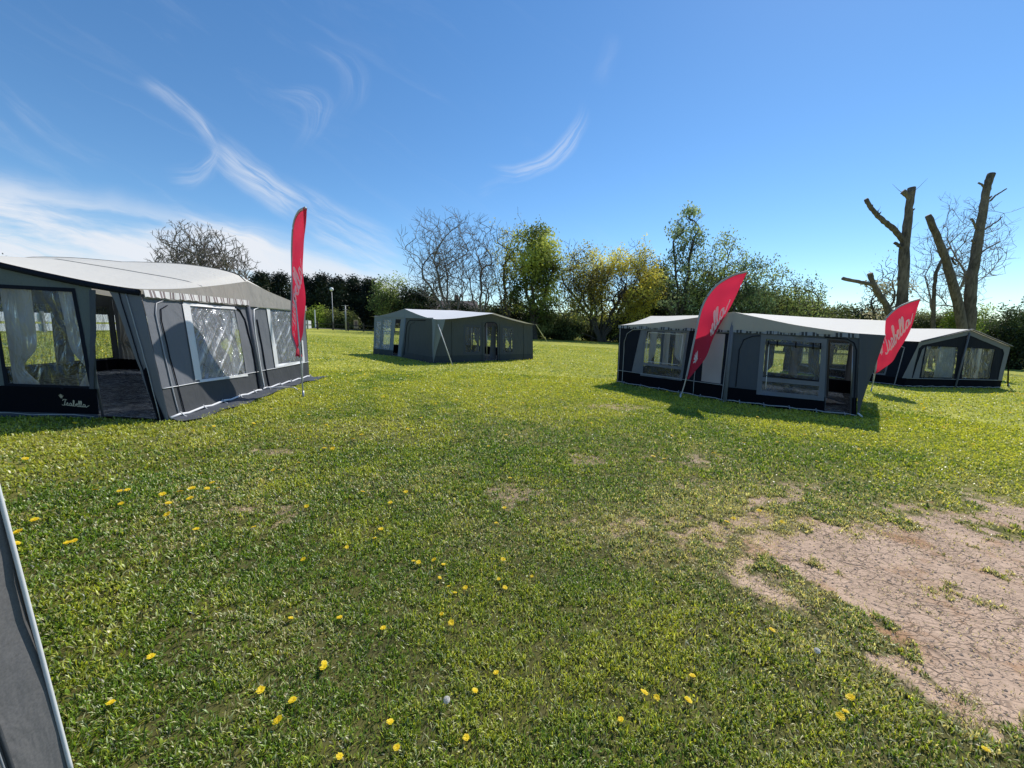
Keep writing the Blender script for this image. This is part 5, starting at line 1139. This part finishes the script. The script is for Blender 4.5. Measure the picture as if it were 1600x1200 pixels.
# ------------------------------------------------------------------ sun and sky
SAZ, SEL = rad(39), rad(47.5)
sd_ = bpy.data.lights.new('sun', 'SUN'); sd_.energy = 4.8; sd_.angle = rad(.55); sd_.color = (1.0, .95, .87)
so = bpy.data.objects.new('sun', sd_); COL.objects.link(so); sv = Vector((math.sin(SAZ) * math.cos(SEL), math.cos(SAZ) * math.cos(SEL), math.sin(SEL))); so.rotation_euler = sv.to_track_quat('Z', 'Y').to_euler(); so.location = (30, 40, 60)
w = bpy.data.worlds.new('World'); scene.world = w; w.use_nodes = True; w.node_tree.nodes.clear(); b = NB(w.node_tree)
sky = b.n('ShaderNodeTexSky', sky_type='NISHITA'); sky.sun_disc = False; sky.sun_elevation = SEL; sky.sun_rotation = SAZ; sky.air_density = 1.0; sky.dust_density = .05; sky.ozone_density = 2.2; sky.altitude = 0
tc = b.n('ShaderNodeTexCoord').outputs['Generated']; sp = b.n('ShaderNodeSeparateXYZ', i_0=tc); dx, dy, dz = sp.outputs
yy_ = b.math('MAXIMUM', dy, .02); U_ = b.math('DIVIDE', dx, yy_); W_ = b.math('DIVIDE', dz, yy_)
def dirp(u, v): q = ray(u, v); return q[0] / q[1], q[2] / q[1]
pv = b.n('ShaderNodeCombineXYZ'); b.set(pv, 0, U_); b.set(pv, 1, W_)
warp = b.t.nodes.new('ShaderNodeTexNoise'); b.set(warp, 'Vector', pv.outputs[0]); warp.inputs['Scale'].default_value = 3.0; warp.inputs['Detail'].default_value = 4
wc = b.n('ShaderNodeSeparateXYZ', i_0=warp.outputs['Color'])
Uw = b.math('ADD', U_, b.math('MULTIPLY', b.math('SUBTRACT', wc.outputs[0], .5), .10)); Ww = b.math('ADD', W_, b.math('MULTIPLY', b.math('SUBTRACT', wc.outputs[1], .5), .10))
def wisp(a_, c_, w0, str_, bend=0.0, fib=9.0, soft=0.3):
    (x0, z0), (x1, z1) = dirp(*a_), dirp(*c_); L = math.hypot(x1 - x0, z1 - z0); ux, uz = (x1 - x0) / L, (z1 - z0) / L
    ax = b.math('SUBTRACT', Uw, x0); az_ = b.math('SUBTRACT', Ww, z0)
    l = b.math('DIVIDE', b.math('ADD', b.math('MULTIPLY', ax, ux), b.math('MULTIPLY', az_, uz)), L)
    c = b.math('SUBTRACT', b.math('MULTIPLY', az_, ux), b.math('MULTIPLY', ax, uz))
    c = b.math('ADD', c, b.math('MULTIPLY', b.math('MULTIPLY', l, b.math('SUBTRACT', 1, l)), bend))
    m = b.ramp(b.math('ABSOLUTE', b.math('DIVIDE', c, w0)), 0, 1, 1, 0)
    e = b.math('MULTIPLY', b.ramp(l, -.05, soft), b.ramp(l, 1 - soft, 1.05, 1, 0))
    cv = b.n('ShaderNodeCombineXYZ'); b.set(cv, 0, b.math('MULTIPLY', l, L * 4)); b.set(cv, 1, b.math('MULTIPLY', c, fib * 4)); cv.inputs[2].default_value = a_[0] * .01
    f = b.ramp(b.noise(cv.outputs[0], 1.0, 6, .62, .6), .32, .72)
    return b.math('MULTIPLY', b.math('MULTIPLY', m, e), b.math('MULTIPLY', f, str_))
parts = [wisp((250, 330), (470, 400), .05, .55, 0, 7), wisp((480, 340), (640, 420), .045, .6, 0, 7), wisp((225, 130), (345, 250), .030, .45, -.1), wisp((330, 235), (475, 330), .055, .75, .0), wisp((250, 280), (345, 240), .035, .4, .1), wisp((430, 290), (640, 400), .05, .5, 0), wisp((425, 140), (470, 240), .05, .22, -.3),
         wisp((480, 60), (520, 200), .05, .14, -.3), wisp((765, 278), (915, 165), .030, .62, .22, 14), wisp((0, 140), (170, 260), .035, .12, 0), wisp((740, 310), (800, 285), .02, .15), wisp((930, 130), (960, 50), .03, .1)]
# broad cirrus band low on the left
(x0, z0), (x1, z1) = dirp(0, 255), dirp(650, 400); ln = math.hypot(x1 - x0, z1 - z0); sl_ = (z1 - z0) / (x1 - x0)
edge = b.math('SUBTRACT', b.math('ADD', z0, b.math('MULTIPLY', b.math('SUBTRACT', Uw, x0), sl_)), Ww)
cv = b.n('ShaderNodeCombineXYZ'); b.set(cv, 0, b.math('MULTIPLY', U_, 2.0)); b.set(cv, 1, b.math('MULTIPLY', b.math('SUBTRACT', Ww, b.math('MULTIPLY', Uw, sl_ * .9)), 11))
st = b.noise(cv.outputs[0], 1.3, 7, .6, .5); cv2 = b.n('ShaderNodeCombineXYZ'); b.set(cv2, 0, b.math('MULTIPLY', U_, 1.2)); b.set(cv2, 1, b.math('MULTIPLY', W_, 6)); st2 = b.noise(cv2.outputs[0], 1.0, 4, .55)
band = b.math('MULTIPLY', b.ramp(edge, -.02, .10), b.ramp(U_, x1 - .10, x1 + .12, 1, 0))
band = b.math('MULTIPLY', band, b.math('ADD', .12, b.math('MULTIPLY', b.ramp(b.math('ADD', b.math('MULTIPLY', st, .72), b.math('MULTIPLY', st2, .28)), .34, .58), .85)))
low = b.math('MULTIPLY', b.ramp(W_, .20, .02, 0, .62), b.ramp(U_, .0, -.35))
tot = band
tot = b.math('MAXIMUM', tot, low)
for q in parts: tot = b.math('ADD', tot, q, True)
cvv = b.n('ShaderNodeCombineXYZ'); b.set(cvv, 0, b.math('ADD', b.math('MULTIPLY', Uw, 1.6), b.math('MULTIPLY', Ww, 1.2))); b.set(cvv, 1, b.math('SUBTRACT', b.math('MULTIPLY', Ww, 6.0), b.math('MULTIPLY', Uw, -3.2)))
veil_ = b.math('MULTIPLY', b.ramp(b.noise(cvv.outputs[0], 1.6, 8, .66, 1.2), .50, .80, 0, .10), b.math('MULTIPLY', b.ramp(U_, .6, -.5), b.ramp(W_, 1.2, .3)))
tot = b.math('ADD', tot, veil_, True)
tot = b.math('MULTIPLY', tot, b.ramp(dy, .05, .2), True)
# general thin cloud on the far side of the sky, behind the camera
behind = b.math('MULTIPLY', b.ramp(b.noise(b.scale(tc, (1, 2.5, 4)), 2.2, 5, .6), .55, .8, 0, .5), b.ramp(dy, .0, -.3))
tot = b.math('MAXIMUM', tot, behind)
skyc = b.n('ShaderNodeHueSaturation', i_Color=sky.outputs[0], i_Saturation=1.22, i_Value=1.0).outputs[0]
skyc = b.mix(b.ramp(dz, .5, -.02, .25, 1.0), skyc, b.mix(1.0, skyc, (.80, .92, 1.0), 'MULTIPLY'))
col = b.mix(tot, skyc, (5.6, 5.9, 6.4))
bg = b.n('ShaderNodeBackground', i_Color=col, i_Strength=.145); o = b.t.nodes.new('ShaderNodeOutputWorld'); b.t.links.new(bg.outputs[0], o.inputs[0])
scene.view_settings.view_transform = 'Standard'; scene.view_settings.look = 'None'; scene.view_settings.exposure = 0
scene.cycles.max_bounces = 7; scene.cycles.transparent_max_bounces = 24; scene.cycles.diffuse_bounces = 2
scene.cycles.use_denoising = True
